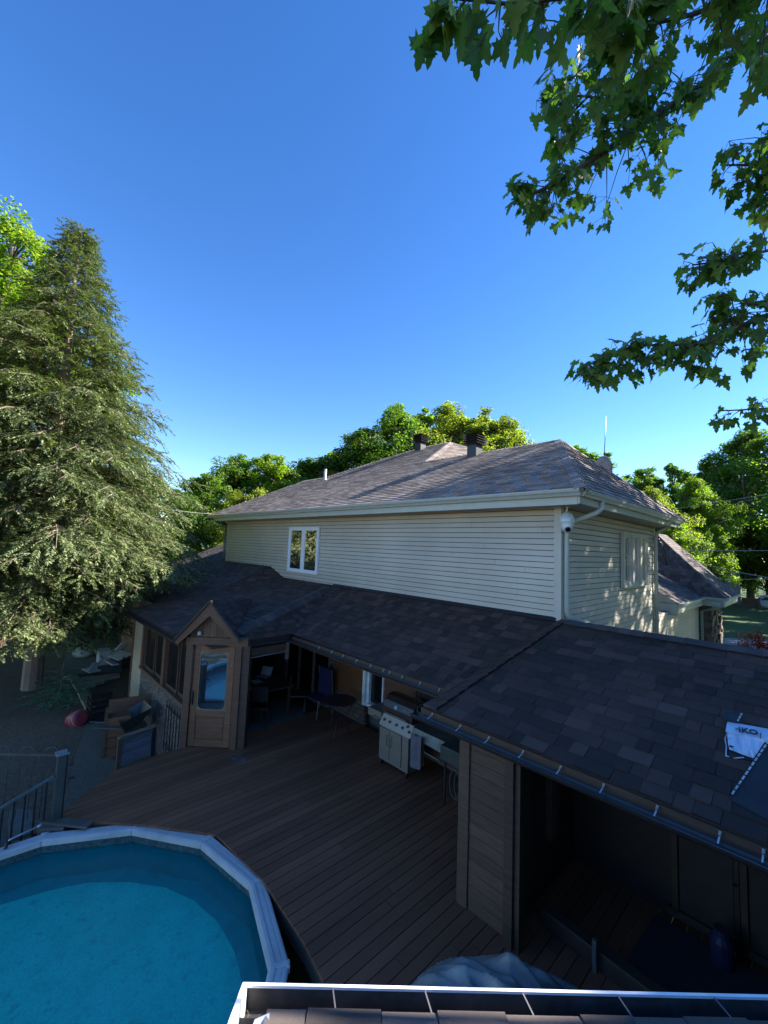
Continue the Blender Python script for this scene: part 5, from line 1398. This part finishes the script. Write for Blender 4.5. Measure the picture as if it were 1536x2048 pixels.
# ================================================================== RIGHT BACKGROUND
GZ = -1.3
s0 = on_z(1466, 1216, GZ)
shed = thing('garden_shed', s0, 'tall grey shed standing under the trees beyond the lawn', 'shed')
dd = V(ray(1466, 1200).x, ray(1466, 1200).y, 0).normalized(); sx = V(dd.y, -dd.x, 0)
def sbox(mb, c, a0, a1, b0, b1, z0, z1): mb.obox(c + sx * (a0 + a1) / 2 + dd * (b0 + b1) / 2 + V(0, 0, (z0 + z1) / 2), sx, dd, (0, 0, 1), (a1 - a0) / 2, (b1 - b0) / 2, (z1 - z0) / 2)
s0 = at_h(1466, 1200, 69); s0.z = GZ
shed.location = s0
mb = MB(); sbox(mb, s0, -.75, .75, 0, 2, 0, 4.3); mb.build('wall', wood_mat("grey_shed_boards", (.20, .20, .20), axis=(9, 9, 1)), shed)
mb = MB(); q = s0 + V(0, 0, 4.3); mb.add([q + sx * -.95 - dd * .2, q + sx * .95 - dd * .2, q - dd * .2 + V(0, 0, .8), q + sx * -.95 + dd * 2.2, q + sx * .95 + dd * 2.2, q + dd * 2.2 + V(0, 0, .8)], [(0, 1, 2), (0, 2, 5, 3), (1, 4, 5, 2), (3, 5, 4)]); mb.build('roof', DARKIN, shed)
c = at_h(1496, 1200, 67); c.z = GZ
wf_ = thing('board_fence', c, 'brown timber yard fence with a post right of the grey shed', 'fence')
mb = MB(); sbox(mb, c, -1.4, 1.0, 0, .06, 1.0, 1.12); sbox(mb, c, -2.2, .9, 0, .06, .15, .27); mb.build('rail', BROWN_W, wf_)
mb = MB(); sbox(mb, c, .95, 1.10, -.05, .1, -.3, 1.3); mb.build('post', BROWN_W, wf_)
mb = MB(); sbox(mb, c, -.6, .9, .06, .1, .27, 1.0); mb.build('panel', BROWN_D, wf_)
mb = MB(); mb.bar(c + sx * -.3 + V(0, 0, 1.0) - dd * .02, c + sx * .8 + V(0, 0, .3) - dd * .02, .06); mb.build('brace', BROWN_W, wf_)
c = at_h(1545, 1205, 68); c.z = GZ
pv = thing('parked_car', c, 'pale blue parked car half hidden by leaves beyond the lawn', 'car')
mb = MB(); prof = [(-2.1, .35), (-2.1, .75), (-1.3, .9), (-.7, 1.4), (.9, 1.42), (1.6, .95), (2.1, .85), (2.15, .35)]
n = len(prof); mb.add([c + sx * a + V(0, 0, z) - dd * .8 for a, z in prof] + [c + sx * a + V(0, 0, z) + dd * .8 for a, z in prof], [(i, (i + 1) % n, (i + 1) % n + n, i + n) for i in range(n)] + [tuple(range(n)), tuple(range(2 * n - 1, n - 1, -1))])
mb.build('body', mat("pale_blue_paint", (.30, .40, .48), .25, var=.03), pv, bevel=.08)
for a in (-1.35, 1.35):
    mb = MB(); mb.lathe(c + sx * a - dd * .78 + V(0, 0, .33), [(.33, 0), (.33, -.18)], 16, ax=dd); mb.build('wheel', DARKM, pv)
mb = MB(); mb.add([c + sx * a + V(0, 0, z) - dd * .815 for a, z in ((-1.1, .95), (-.65, 1.33), (.8, 1.35), (1.3, .97))], [(0, 1, 2, 3)]); mb.build('side_window', DARKM, pv)
# far house glimpsed left of the roof
c = at_h(372, 1118, 42); dd2 = V(ray(372, 1100).x, ray(372, 1100).y, 0).normalized(); sx2 = V(dd2.y, -dd2.x, 0)
fh = thing('distant_cottage', V(c.x, c.y, GZ), 'small grey blue cottage glimpsed behind the lower roof edge', 'cottage')
c.z = GZ
mb = MB(); mb.obox(c + V(0, 0, 2.1), sx2, dd2, (0, 0, 1), 2.6, 2, 2.1); mb.build('wall', mat("blue_grey_wall", (.30, .36, .40), .6), fh)
mb = MB(); mb.obox(c + V(0, 0, 4.3), sx2, dd2, (0, 0, 1), 3.0, 2.4, .12); mb.build('roof', DARKIN, fh)
mb = MB(); mb.obox(c + sx2 * 1.2 + V(0, 0, 2.6) - dd2 * 2.02, sx2, dd2, (0, 0, 1), .45, .03, .8); mb.build('window', WHITE, fh)
mb = MB(); mb.obox(c + sx2 * -.6 + V(0, 0, 2.4) - dd2 * 2.02, sx2, dd2, (0, 0, 1), .9, .03, .8); mb.build('window', mat("sky_glass", (.4, .55, .65), .1), fh)

# ================================================================== TREES
def leaf_quad(vs, fs, p, d, n, L, W):
    """one leaf: rhombus folded along its middle"""
    s = d.cross(n)
    if s.length < 1e-5: s = d.orthogonal()
    s.normalize(); n2 = s.cross(d)
    o = len(vs)
    vs += [p, p + d * L * .45 + s * W * .5 + n2 * W * .12, p + d * L, p + d * L * .45 - s * W * .5 + n2 * W * .12]
    fs.append((o, o + 1, o + 2, o + 3))
def rvec(r):
    z = r.uniform(-1, 1); a = r.uniform(0, 6.283); q = math.sqrt(1 - z * z)
    return V(q * math.cos(a), q * math.sin(a), z)
BARK = mat("grey_bark", (.10, .085, .068), .9, var=.4, scale=8, stretch=(1, 1, .25), bmp=.6, bscale=18)
def mesh_obj(name, vs, fs, m, smooth=False):
    me = bpy.data.meshes.new(name); me.from_pydata([tuple(v) for v in vs], [], fs); me.materials.append(m)
    if smooth: me.polygons.foreach_set('use_smooth', [True] * len(me.polygons))
    me.update()
    return me
def broadleaf(seed, nclump=110, nleaf=95, leaf=.034, R=.36, trunk=.30, top=.12, squash=1.0, ragged=.5):
    """unit height tree: trunk with limbs, crown of many leaf clumps; returns two meshes"""
    r = random.Random(seed)
    tb = MB(); lv = []; lf = []
    lean = V(r.uniform(-.03, .03), r.uniform(-.03, .03), 0)
    tb.tube([V(0, 0, -.03), V(0, 0, .08), lean * .5 + V(0, 0, .3), lean + V(0, 0, .55), lean * 1.4 + V(0, 0, .82)], [.024, .018, .014, .009, .003], 8)
    # lobes: a few big masses, then clumps inside each
    lobes = []
    for k in range(15):
        h = trunk + (1 - trunk) * (k + r.random()) / 15
        prof = math.sin(math.pi * min(.97, max(.06, (h - trunk + .06) / (1.04 - trunk))) ** .8)
        a = k * 2.4 + r.uniform(-.4, .4); rad = R * prof * r.uniform(.45, .82)
        c = V(math.cos(a) * rad, math.sin(a) * rad, h * .93 + .02)
        s = R * r.uniform(.30, .48) * (.6 + .4 * prof); lobes.append((c, s))
        tb.tube([V(0, 0, max(.12, h - .30)) + lean * h, c * .55 + V(0, 0, c.z * .45 - .05), c], [.009, .006, .002], 5)
    for k in range(nclump):
        c, s = lobes[k % len(lobes)]
        d = rvec(r); d.z = d.z * .8 + .25; d.normalize()
        cc = c + V(d.x, d.y, d.z * squash) * s * r.uniform(.5, 1.12)
        cs = s * r.uniform(.28, .50)
        tb.tube([c, cc], [.003, .001], 4)
        for i in range(nleaf):
            q = rvec(r) * cs * r.random() ** .45; q.z *= .75
            nn = (rvec(r) * .8 + d * .6 + V(0, 0, .75)).normalized(); dr = rvec(r); dr.z -= .35
            dr = (dr - nn * dr.dot(nn))
            if dr.length < .05: continue
            dr.normalize(); L = leaf * r.uniform(.6, 1.15)
            leaf_quad(lv, lf, cc + q, dr, nn, L, L * .72)
    me_t = bpy.data.meshes.new('trunk'); me_t.from_pydata(tb.v, [], tb.f); me_t.materials.append(BARK); me_t.update()
    return me_t, lv, lf
LEAF_A = leaf_mat("leaves_mid_green", [(0, (.05, .10, .014)), (.5, (.095, .175, .022)), (1, (.17, .25, .032))], .54)
LEAF_B = leaf_mat("leaves_bright_green", [(0, (.10, .165, .016)), (.5, (.17, .26, .024)), (1, (.26, .33, .034))], .54)
LEAF_C = leaf_mat("leaves_dark_green", [(0, (.03, .062, .014)), (.5, (.06, .112, .022)), (1, (.105, .17, .032))], .55)
LEAF_D = leaf_mat("leaves_yellow_green", [(0, (.13, .17, .020)), (.5, (.20, .24, .030)), (1, (.28, .30, .045))], .54)
LEAF_R = leaf_mat("leaves_red", [(0, (.10, .012, .012)), (.5, (.24, .03, .022)), (1, (.40, .07, .05))], .3)
PROTO = {}
def proto(key, **kw):
    if key not in PROTO:
        PROTO[key] = broadleaf(**kw)
    return PROTO[key]
SPEC = {'a': dict(seed=1, nclump=210, nleaf=190, R=.33, leaf=.017), 'b': dict(seed=2, nclump=240, nleaf=190, R=.42, trunk=.2, leaf=.017), 'c': dict(seed=3, nclump=170, nleaf=130, R=.25, trunk=.22, leaf=.017), 'd': dict(seed=4, nclump=220, nleaf=180, R=.48, trunk=.16, leaf=.018), 'e': dict(seed=5, nclump=420, nleaf=170, R=.34, leaf=.0095)}
MESHES = {}
def tree(kind, leafm, loc, h, label, rz=0.0, wide=1.0, group='trees beyond the house', name='leafy_tree'):
    t = thing(name, loc, label, 'tree', group)
    k = (kind, leafm.name)
    if k not in MESHES:
        mt, lv, lf = proto(kind, **SPEC[kind])
        MESHES[k] = (mt, mesh_obj('crown', lv, lf, leafm))
    mt, ml = MESHES[k]
    for nm, me in (('trunk', mt), ('crown', ml)):
        o = bpy.data.objects.new(nm, me); COL.objects.link(o); o.parent = t
    t.rotation_euler = (0, 0, rz); t.scale = (h * wide, h * wide, h)
    return t
def tree_px(kind, leafm, u, vtop, D, label, wide=1.0, rz=None, **k):
    p = at_h(u, vtop, D); return tree(kind, leafm, V(p.x, p.y, GZ), (p.z - GZ) * 1.0, label, rz if rz is not None else u * .37, wide, **k)
tree_px('e', LEAF_B, 14, 480, 21, 'bright green tree whose sunny top rises left of the tall evergreen', 1.0)
tree_px('b', LEAF_A, -120, 640, 26, 'mid green tree mostly hidden behind the evergreen at the frame edge', 1.1)
tree_px('b', LEAF_A, 130, 900, 30, 'broad green tree behind the trunk of the evergreen', 1.0)
tree_px('d', LEAF_C, 300, 950, 34, 'dark tree behind the right flank of the evergreen', 1.0)
tree_px('a', LEAF_A, 415, 950, 40, 'dark leafy tree just right of the evergreen above the roof corner', 1.0)
tree_px('b', LEAF_A, 478, 918, 44, 'rounded mid green tree over the left end of the main roof', 1.0)
tree_px('a', LEAF_B, 548, 912, 45, 'light green rounded tree above the plain left roof slope', 1.25)
tree_px('b', LEAF_A, 612, 925, 46, 'mid green tree just left of the pale roof pipe', .95)
tree_px('a', LEAF_B, 668, 906, 47, 'light green tree behind the pale roof pipe', .9)
tree_px('d', LEAF_D, 492, 982, 33, 'low yellow green bushy tree at the left end of the main roof', .9)
tree_px('d', LEAF_C, 415, 1040, 36, 'dark low tree under the left roof corner', .9)
tree_px('a', LEAF_C, 735, 862, 40, 'dark green tree left of the further roof ventilator', 1.15)
tree_px('b', LEAF_A, 802, 822, 41, 'tall green tree directly behind the further roof ventilator', .80)
tree_px('c', LEAF_B, 846, 818, 44, 'slim bright tree top right of the further roof ventilator', .9)
tree_px('b', LEAF_D, 905, 820, 43, 'bright yellow green tree between the two roof ventilators', .8)
tree_px('a', LEAF_D, 965, 828, 42, 'bright yellow green tree behind the nearer roof ventilator', 1.0)
tree_px('b', LEAF_D, 1012, 850, 42, 'yellow green tree rounding off right above the roof ridge', .75)
tree_px('c', LEAF_A, 1160, 888, 48, 'thin airy tree top just left of the antenna mast', .9)
tree_px('c', LEAF_A, 1205, 905, 50, 'thin airy tree top right of the antenna mast', 1.0)
tree_px('a', LEAF_A, 1292, 938, 72, 'green tree rising behind the side eave of the house', 1.0)
tree_px('c', LEAF_A, 1346, 924, 78, 'slender tree top standing up above its neighbours at right', .75)
tree_px('b', LEAF_B, 1385, 965, 60, 'sunlit green tree behind the wing roof', .8)
tree_px('b', LEAF_D, 1300, 985, 38, 'yellow lit bushy tree tucked under the side eave', .75)
tree_px('a', LEAF_B, 1335, 1030, 34, 'low sunlit tree beside the hip of the wing roof', .8)
tree_px('a', LEAF_A, 1425, 925, 74, 'mid green tree left of the tallest one at the right edge', .95)
tree_px('b', LEAF_A, 1490, 868, 76, 'tall dense tree above the grey shed', .95)
tree_px('d', LEAF_A, 1580, 850, 74, 'broad tree running out of the frame at the right edge', .95)
tree_px('d', LEAF_C, 1445, 1010, 80, 'dark undergrowth tree behind the grey shed', 1.1)
tree_px('d', LEAF_C, 1350, 1060, 72, 'shady low tree behind the wing roof hip', 1.2)
tree_px('d', LEAF_C, 1530, 1035, 78, 'dark low tree over the pale blue car', 1.1)
tree_px('d', LEAF_C, 1250, 1010, 74, 'dark tree in the gap behind the main roof eave', 1.0)
tree('d', LEAF_A, V(8.5, 8.5, GZ), 11.5, 'rounded leafy tree out of view by the shelter, added to block skylight', 1.3)  # out of view, put here to block skylight from the side wall
tree('b', LEAF_A, V(7.5, 31, GZ), 15.5, 'tall unseen leafy tree by the driveway, added to shade the garage wing', 1.0)  # this tree and the next are added unseen to shade the wing
tree('a', LEAF_A, V(12.5, 37, GZ), 17, 'tall unseen leafy tree further along the driveway, added to shade the garage wing', 2.0, 1.1)
tree('d', LEAF_A, V(6.2, 15.0, GZ), 8.0, 'low unseen leafy tree added to darken the side wall', .8, 1.1)  # unseen low tree added to dim the sky on the side wall
tree('b', LEAF_A, V(5.8, 52, GZ), 16, 'unseen leafy tree added to shade the near end of the lawn', .4, 1.0)  # this and the two after are out of view, added to shade the lawn
tree('a', LEAF_A, V(8.5, 66, GZ), 18, 'tall unseen leafy tree added to shade the middle of the lawn', 1.4, 1.1)
tree('b', LEAF_A, V(12.5, 82, GZ), 19, 'tall unseen leafy tree added to shade the far end of the lawn', 2.4, 1.0)
# far wood closing the horizon
r = random.Random(33); lv = []; lf = []
for k in range(900):
    a = math.radians(r.uniform(78, 196)); D = r.uniform(98, 135); c = V(math.cos(a) * D, math.sin(a) * D, GZ + r.uniform(0.5, 12.0))
    for i in range(26):
        q = rvec(r) * 2.6 * r.random() ** .4; nn = (rvec(r) + V(0, 0, .8)).normalized(); dr = rvec(r); L = r.uniform(.6, 1.2)
        leaf_quad(lv, lf, c + q, dr, nn, L, L * .8)
o = bpy.data.objects.new('distant_wood', mesh_obj('distant_wood', lv, lf, LEAF_C)); COL.objects.link(o)
tag(o, 'distant dark green wood closing the view behind the houses', 'wood', kind='stuff')
# red shrub by the driveway
p = at_h(1516, 1300, 21); rs = thing('red_maple_shrub', V(p.x, p.y, GZ), 'red leaved maple shrub beside the driveway', 'shrub')
r = random.Random(44); lv = []; lf = []; tb = MB()
for k in range(80):
    a = r.uniform(0, 6.28); d = r.uniform(.0, 1.0); hh = r.uniform(.55, 1.0) * (2.95 - .9 * d)
    c = V(p.x + d * math.cos(a), p.y + d * math.sin(a), GZ + hh)
    tb.tube([V(p.x, p.y, GZ), V(p.x + d * .4 * math.cos(a), p.y + d * .4 * math.sin(a), GZ + hh * .55), c], [.02, .012, .004], 5)
    for i in range(60):
        q = rvec(r) * .24 * r.random() ** .5; dr = rvec(r); dr.z -= .4; dr.normalize()
        leaf_quad(lv, lf, c + q - rs.location, dr, (rvec(r) + V(0, 0, 1)).normalized(), r.uniform(.05, .10), .035)
tb.build('stems', BARK, rs); o = bpy.data.objects.new('foliage', mesh_obj('foliage', lv, lf, LEAF_R)); COL.objects.link(o); o.parent = rs
# small spruce on the dark yard
p = gpt(118, 1416); ss = thing('young_spruce', p, 'small young spruce on the dark yard beside the path edging', 'shrub')
def conifer_spray(lv, lf, r, a, d, up, L, n=9, w=.10):
    """flat drooping spray: side twiglets along an axis"""
    s = d.cross(up).normalized()
    for i in range(n):
        t = (i + .5) / n; b = a + d * L * t - up * (L * .22 * t * t)
        for sg in (-1, 1):
            dd_ = (d * .75 + s * sg * r.uniform(.6, 1.1) - up * r.uniform(.05, .35)).normalized()
            leaf_quad(lv, lf, b, dd_, (up + rvec(r) * .35).normalized(), L * r.uniform(.22, .40) * (1 - .45 * t), w * L * r.uniform(.5, .9))
    leaf_quad(lv, lf, a + d * L * .8 - up * L * .16, d, up, L * .35, w * L * .7)
HEM = leaf_mat("hemlock_needles", [(0, (.032, .050, .022)), (.4, (.088, .122, .050)), (.8, (.165, .200, .080)), (1, (.30, .325, .15))], .2, .6)
SPR = leaf_mat("spruce_needles", [(0, (.05, .12, .065)), (1, (.12, .25, .14))], .15, .6)
r = random.Random(6); lv = []; lf = []; tb = MB()
tb.tube([p, p + V(0, 0, 1.2)], [.04, .008], 6)
for k in range(44):
    h = .15 + 1.0 * k / 44; a = k * 2.4; Lb = 1.0 * (1 - h / 1.3) + .12
    d = V(math.cos(a), math.sin(a), .15).normalized()
    for j in range(3):
        conifer_spray(lv, lf, r, V(0, 0, h) + d * Lb * j * .28, (d + rvec(r) * .2).normalized(), V(0, 0, 1), Lb * .5, 7, .16)
tb.build('trunk', BARK, ss); o = bpy.data.objects.new('foliage', mesh_obj('foliage', lv, lf, SPR)); COL.objects.link(o); o.parent = ss
# ---------------------------------------------------------------- tall hemlock
hp = at_h(92, 1100, 16.6); hp = V(hp.x, hp.y, ZY - .3)
hem = thing('hemlock_tree', hp, 'tall ragged hemlock evergreen with drooping boughs at the left', 'tree')
HT_ = at_h(150, 452, 16.8).z - hp.z
r = random.Random(17); lv = []; lf = []; tb = MB()
ax = [V(0, 0, 0), V(.02, .0, HT_ * .3), V(-.04, .03, HT_ * .6), V(.03, 0, HT_ * .85), V(.08, .02, HT_)]
tb.tube(ax, [.26, .20, .13, .06, .012], 10)
HB = mat("hemlock_bark", (.21, .165, .125), .9, var=.35, scale=6, stretch=(1, 1, .3), bmp=.6, bscale=16)
def blocked(w):
    if w.y > 2.75 and w.x > -14.3 and w.z < max(zs(min(w.y, 7)), 2.1) + .25: return True
    if w.y > 3.7 and w.x > -21 and w.z < zl(max(4, min(w.y, 7))) + .10: return True
    if w.y > 6.6 and w.x > -17.4: return True
    return False
nb = 400
up = V(0, 0, 1)
lobe = [(r.uniform(0, 6.28), r.uniform(.75, 1.15)) for _ in range(7)]
for k in range(nb):
    h = 2.2 + (HT_ - 2.3) * (k / nb) ** 1.08
    t = (h - 1.6) / (HT_ - 1.6)
    kn = [(0, 5.0), (.20, 4.3), (.35, 4.0), (.46, 3.5), (.62, 2.7), (.70, 1.75), (.84, .95), (.95, .36), (1.01, .08)]
    Lb = 1
    for (ta, la), (tb_, lb_) in zip(kn, kn[1:]):
        if ta <= t <= tb_: Lb = la + (lb_ - la) * (t - ta) / (tb_ - ta)
    Lb *= r.uniform(.62, 1.12)
    if h < 3.2: Lb *= .82
    if h < 4.0 and math.sin(a) > .2: Lb *= .45 + .12 * (h - 2.0)
    a = k * 2.399 + r.uniform(-.35, .35)
    d = V(math.cos(a), math.sin(a), 0)
    if (hp + d * Lb * .9 + V(0, 0, h)).y > 5.9: Lb *= .72
    rise = .34 if t < .6 else .62
    pts = []
    nseg = 7
    for i in range(nseg + 1):
        q = i / nseg
        pts.append(V(0, 0, h) + d * Lb * q + up * (rise * Lb * q * .55 - Lb * .30 * q ** 2.1) + V(r.uniform(-.05, .05), r.uniform(-.05, .05), 0) * q)
    if any(blocked(hp + p_) for p_ in pts[2:]):
        pts = [p_ for i, p_ in enumerate(pts) if not blocked(hp + p_)]
        if len(pts) < 3: continue
    tb.tube(pts, [.034 * (1 - t) + .008] + [.020 * (1 - t) * (1 - i / len(pts)) + .005 for i in range(1, len(pts))], 5)
    dead = .08 if t < .75 else .22
    # side branchlets carrying feathery drooping sprays
    nl = int(8 + Lb * 4.6)
    for j in range(nl):
        f = .16 + .84 * ((j + r.random()) / nl) ** .85
        q = f * (len(pts) - 1)
        i0 = min(int(q), len(pts) - 2); base = pts[i0].lerp(pts[i0 + 1], q - i0)
        if r.random() < dead: continue
        bd = (pts[i0 + 1] - pts[i0]).normalized(); sd = V(-bd.y, bd.x, 0).normalized()
        sg = 1 if j % 2 else -1
        ld = (bd * r.uniform(.45, .95) + sd * sg * r.uniform(.45, 1.0) - up * r.uniform(.0, .30)).normalized()
        LL = min(1.15, (.30 + .42 * Lb * (1.08 - f)) * r.uniform(.6, 1.15))
        nsp = max(2, int(LL * 7.5))
        for m_ in range(nsp):
            g = (m_ + r.random() * .8) / nsp
            b2 = base + ld * LL * g - up * (.22 * LL * g * g)
            dirn = (ld * r.uniform(.4, 1.0) + bd * r.uniform(.1, .6) + rvec(r) * .55 - up * r.uniform(-.15, .38)).normalized()
            L = r.uniform(.26, .48) * (1 - .2 * t)
            if blocked(hp + b2 + dirn * L): continue
            conifer_spray(lv, lf, r, b2, dirn, (up + rvec(r) * .35).normalized(), L, 9, .125)
        if r.random() < .4: tb.tube([base, base + ld * LL * .6 - up * .05], [.010, .004], 4)
tb.build('trunk', HB, None)
o = COL.objects[-1] if False else [x for x in COL.objects if x.name.startswith('trunk') and x.parent is None][-1]
o.parent = hem
o = bpy.data.objects.new('crown', mesh_obj('crown', lv, lf, HEM)); COL.objects.link(o); o.parent = hem
# ---------------------------------------------------------------- maple overhanging from the right
MAPLE = leaf_mat("maple_leaves", [(0, (.052, .115, .036)), (.5, (.092, .185, .052)), (.94, (.135, .235, .058)), (1, (.22, .29, .06))], .5, .42)
MC = leaf_mat("unseen_crown_leaves", [(0, (.020, .050, .014)), (1, (.045, .095, .02))], .3, .45)
mp_ = V(8.0, 12.0, GZ)
maple = thing('maple_tree', mp_, 'big maple with dark pointed leaves overhanging from the upper right', 'tree')
MB_ = mat("maple_bark", (.055, .045, .04), .85, var=.4, scale=9, bmp=.4)
# outline of a five lobed leaf, unit size, tip along +x
LOUT = [(0, 0), (-.02, .10), (-.20, .16), (-.10, .24), (-.22, .42), (.0, .36), (.10, .46), (.20, .62), (.28, .46), (.40, .50), (.36, .32), (.42, .20), (.58, .26), (.62, .15), (.80, .14), (1.0, 0)]
LOUT = LOUT + [(x, -y) for x, y in LOUT[-2:0:-1]]
def maple_leaf(lv, lf, p, d, n, S, r):
    s = d.cross(n)
    if s.length < .05: return
    s.normalize(); n2 = s.cross(d); o = len(lv); cv = r.uniform(.05, .75); c2 = r.uniform(-.15, .6)
    for x, y in LOUT:
        lv.append(p + (d * x + s * y + n2 * (-cv * y * y - c2 * x * x * .5 + abs(y) * .12)) * S)
    m = len(LOUT)
    lv.append(p + d * .35 * S); cc = o + m
    for i in range(m): lf.append((cc, o + i, o + (i + 1) % m))
r = random.Random(29); lv = []; lf = []; tb = MB()
limbs = [
    # (pixels u, v, distance, half width of foliage in metres, leaves)
    ([(1700, 20, 5.6, .3), (1536, 78, 5.2, .25), (1400, 172, 4.8, .42), (1290, 245, 4.4, .50), (1190, 318, 4.0, .30), (1100, 372, 3.7, .20), (1040, 400, 3.5, .12)], 370, .135, .030),
    ([(1700, -150, 4.6, .3), (1500, -10, 4.0, .40), (1380, 30, 3.8, .40), (1250, 60, 3.5, .42), (1140, 60, 3.3, .30)], 290, .135, .016),
    ([(1400, -60, 3.6, .15), (1180, -10, 3.1, .24), (1020, 8, 2.8, .20), (920, -2, 2.65, .16), (865, -15, 2.55, .07)], 150, .15, .010),
    ([(1290, 245, 4.4, .2), (1230, 200, 4.3, .38), (1150, 190, 4.1, .32), (1100, 220, 4.0, .2)], 190, .135, .010),
    ([(1700, 250, 5.0, .3), (1560, 280, 4.6, .32), (1510, 330, 4.5, .28), (1475, 330, 4.4, .16), (1452, 330, 4.3, .08)], 150, .13, .014),
    ([(1560, 280, 4.6, .2), (1540, 380, 4.5, .2), (1530, 415, 4.5, .12)], 60, .13, .008),
    ([(1700, 470, 5.2, .3), (1540, 500, 4.8, .22), (1460, 520, 4.5, .20), (1385, 530, 4.3, .10)], 130, .13, .014),
    ([(1700, 590, 4.8, .3), (1560, 620, 4.5, .42), (1470, 655, 4.3, .36), (1385, 690, 4.1, .20), (1270, 690, 3.9, .24), (1200, 720, 3.7, .14), (1165, 735, 3.6, .08)], 330, .13, .016),
    ([(1560, 620, 4.5, .2), (1470, 600, 4.4, .25), (1430, 590, 4.3, .12)], 70, .13, .010),
    ([(1700, 790, 5.6, .3), (1560, 815, 5.2, .22), (1480, 820, 5.0, .14), (1435, 822, 4.9, .06)], 85, .13, .012),
]
trunk_top = mp_ + V(0, 0, 6.5)
for pts_, nl, size, rad in limbs:
    P = [(at_d(u, v, d), w) for u, v, d, w in pts_]
    path = [p for p, w in P]
    if pts_[0][0] >= 1690:
        root = trunk_top + V(-.3, -.3, r.uniform(-1.5, 1.0))
        mid = root.lerp(path[0], .55) + V(0, 0, .5)
        tb.tube([root - mp_, mid - mp_] + [p - mp_ for p in path], [rad * 2.6, rad * 1.8] + [rad * (1 - .8 * i / len(path)) for i in range(len(path))], 7)
    else:
        tb.tube([p - mp_ for p in path], [rad * (1 - .75 * i / len(path)) for i in range(len(path))], 6)
    seg = [(path[i + 1] - path[i]).length for i in range(len(path) - 1)]; tot = sum(seg)
    done = 0
    while done < nl * 1.1:
        t = r.random() * tot; i = 0
        while i < len(seg) - 1 and t > seg[i]: t -= seg[i]; i += 1
        q = t / seg[i]; base = path[i].lerp(path[i + 1], q); w = P[i][1] + (P[i + 1][1] - P[i][1]) * q
        sd = rvec(r); ld = (path[i + 1] - path[i]).normalized()
        tip = base + (sd * .9 + ld * .35 - V(0, 0, .15)) * w * r.uniform(.25, 1.0)
        tb.tube([base - mp_, (base + tip) / 2 - mp_ + V(0, 0, w * .06), tip - mp_], [.005, .0035, .002], 4, cap=False)
        for k in range(r.randint(3, 5)):
            od = rvec(r); pet = tip + od * r.uniform(.02, .09) - V(0, 0, r.uniform(.0, .05))
            tb.tube([tip - mp_, pet - mp_], [.0016, .0012], 3, cap=False)
            dr = (V(od.x, od.y, 0) * .6 + V(0, 0, -r.uniform(.35, 1.1)) + rvec(r) * .3).normalized()
            nn = (V(od.x, od.y, 0) * .7 + V(0, 0, .75) + rvec(r) * .45).normalized()
            S = size * .86 * r.uniform(.5, 1.08) * (1 if done % 3 else .68)
            maple_leaf(lv, lf, pet - mp_, dr, nn, S, r); done += 1
tb.tube([V(0, 0, 0), V(.05, 0, 3), V(-.1, 0, 6.5), V(0, .1, 9), V(.2, .2, 12)], [.34, .27, .22, .14, .05], 10)
tb.build('trunk', MB_, None); o = [x for x in COL.objects if x.name.startswith('trunk') and x.parent is None][-1]; o.parent = maple
o = bpy.data.objects.new('foliage', mesh_obj('foliage', lv, lf, MAPLE)); COL.objects.link(o); o.parent = maple
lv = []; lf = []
cc = V(8.6, 16.8, 11.4)  # unseen crown set along the sun's path to shade pool and deck
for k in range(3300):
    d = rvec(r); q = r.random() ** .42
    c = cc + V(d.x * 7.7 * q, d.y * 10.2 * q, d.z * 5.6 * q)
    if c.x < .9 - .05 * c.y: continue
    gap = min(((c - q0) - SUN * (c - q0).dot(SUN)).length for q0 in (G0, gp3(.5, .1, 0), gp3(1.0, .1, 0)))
    if gap < .85 and r.random() < .8: continue  # clumps thinned so sun reaches the white gutter lip
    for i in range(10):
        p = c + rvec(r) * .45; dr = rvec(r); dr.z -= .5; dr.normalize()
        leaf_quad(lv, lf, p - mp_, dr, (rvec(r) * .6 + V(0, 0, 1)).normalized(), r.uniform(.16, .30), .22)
for k in range(1000):  # extra unseen clumps added to shade the pool and shelter roof
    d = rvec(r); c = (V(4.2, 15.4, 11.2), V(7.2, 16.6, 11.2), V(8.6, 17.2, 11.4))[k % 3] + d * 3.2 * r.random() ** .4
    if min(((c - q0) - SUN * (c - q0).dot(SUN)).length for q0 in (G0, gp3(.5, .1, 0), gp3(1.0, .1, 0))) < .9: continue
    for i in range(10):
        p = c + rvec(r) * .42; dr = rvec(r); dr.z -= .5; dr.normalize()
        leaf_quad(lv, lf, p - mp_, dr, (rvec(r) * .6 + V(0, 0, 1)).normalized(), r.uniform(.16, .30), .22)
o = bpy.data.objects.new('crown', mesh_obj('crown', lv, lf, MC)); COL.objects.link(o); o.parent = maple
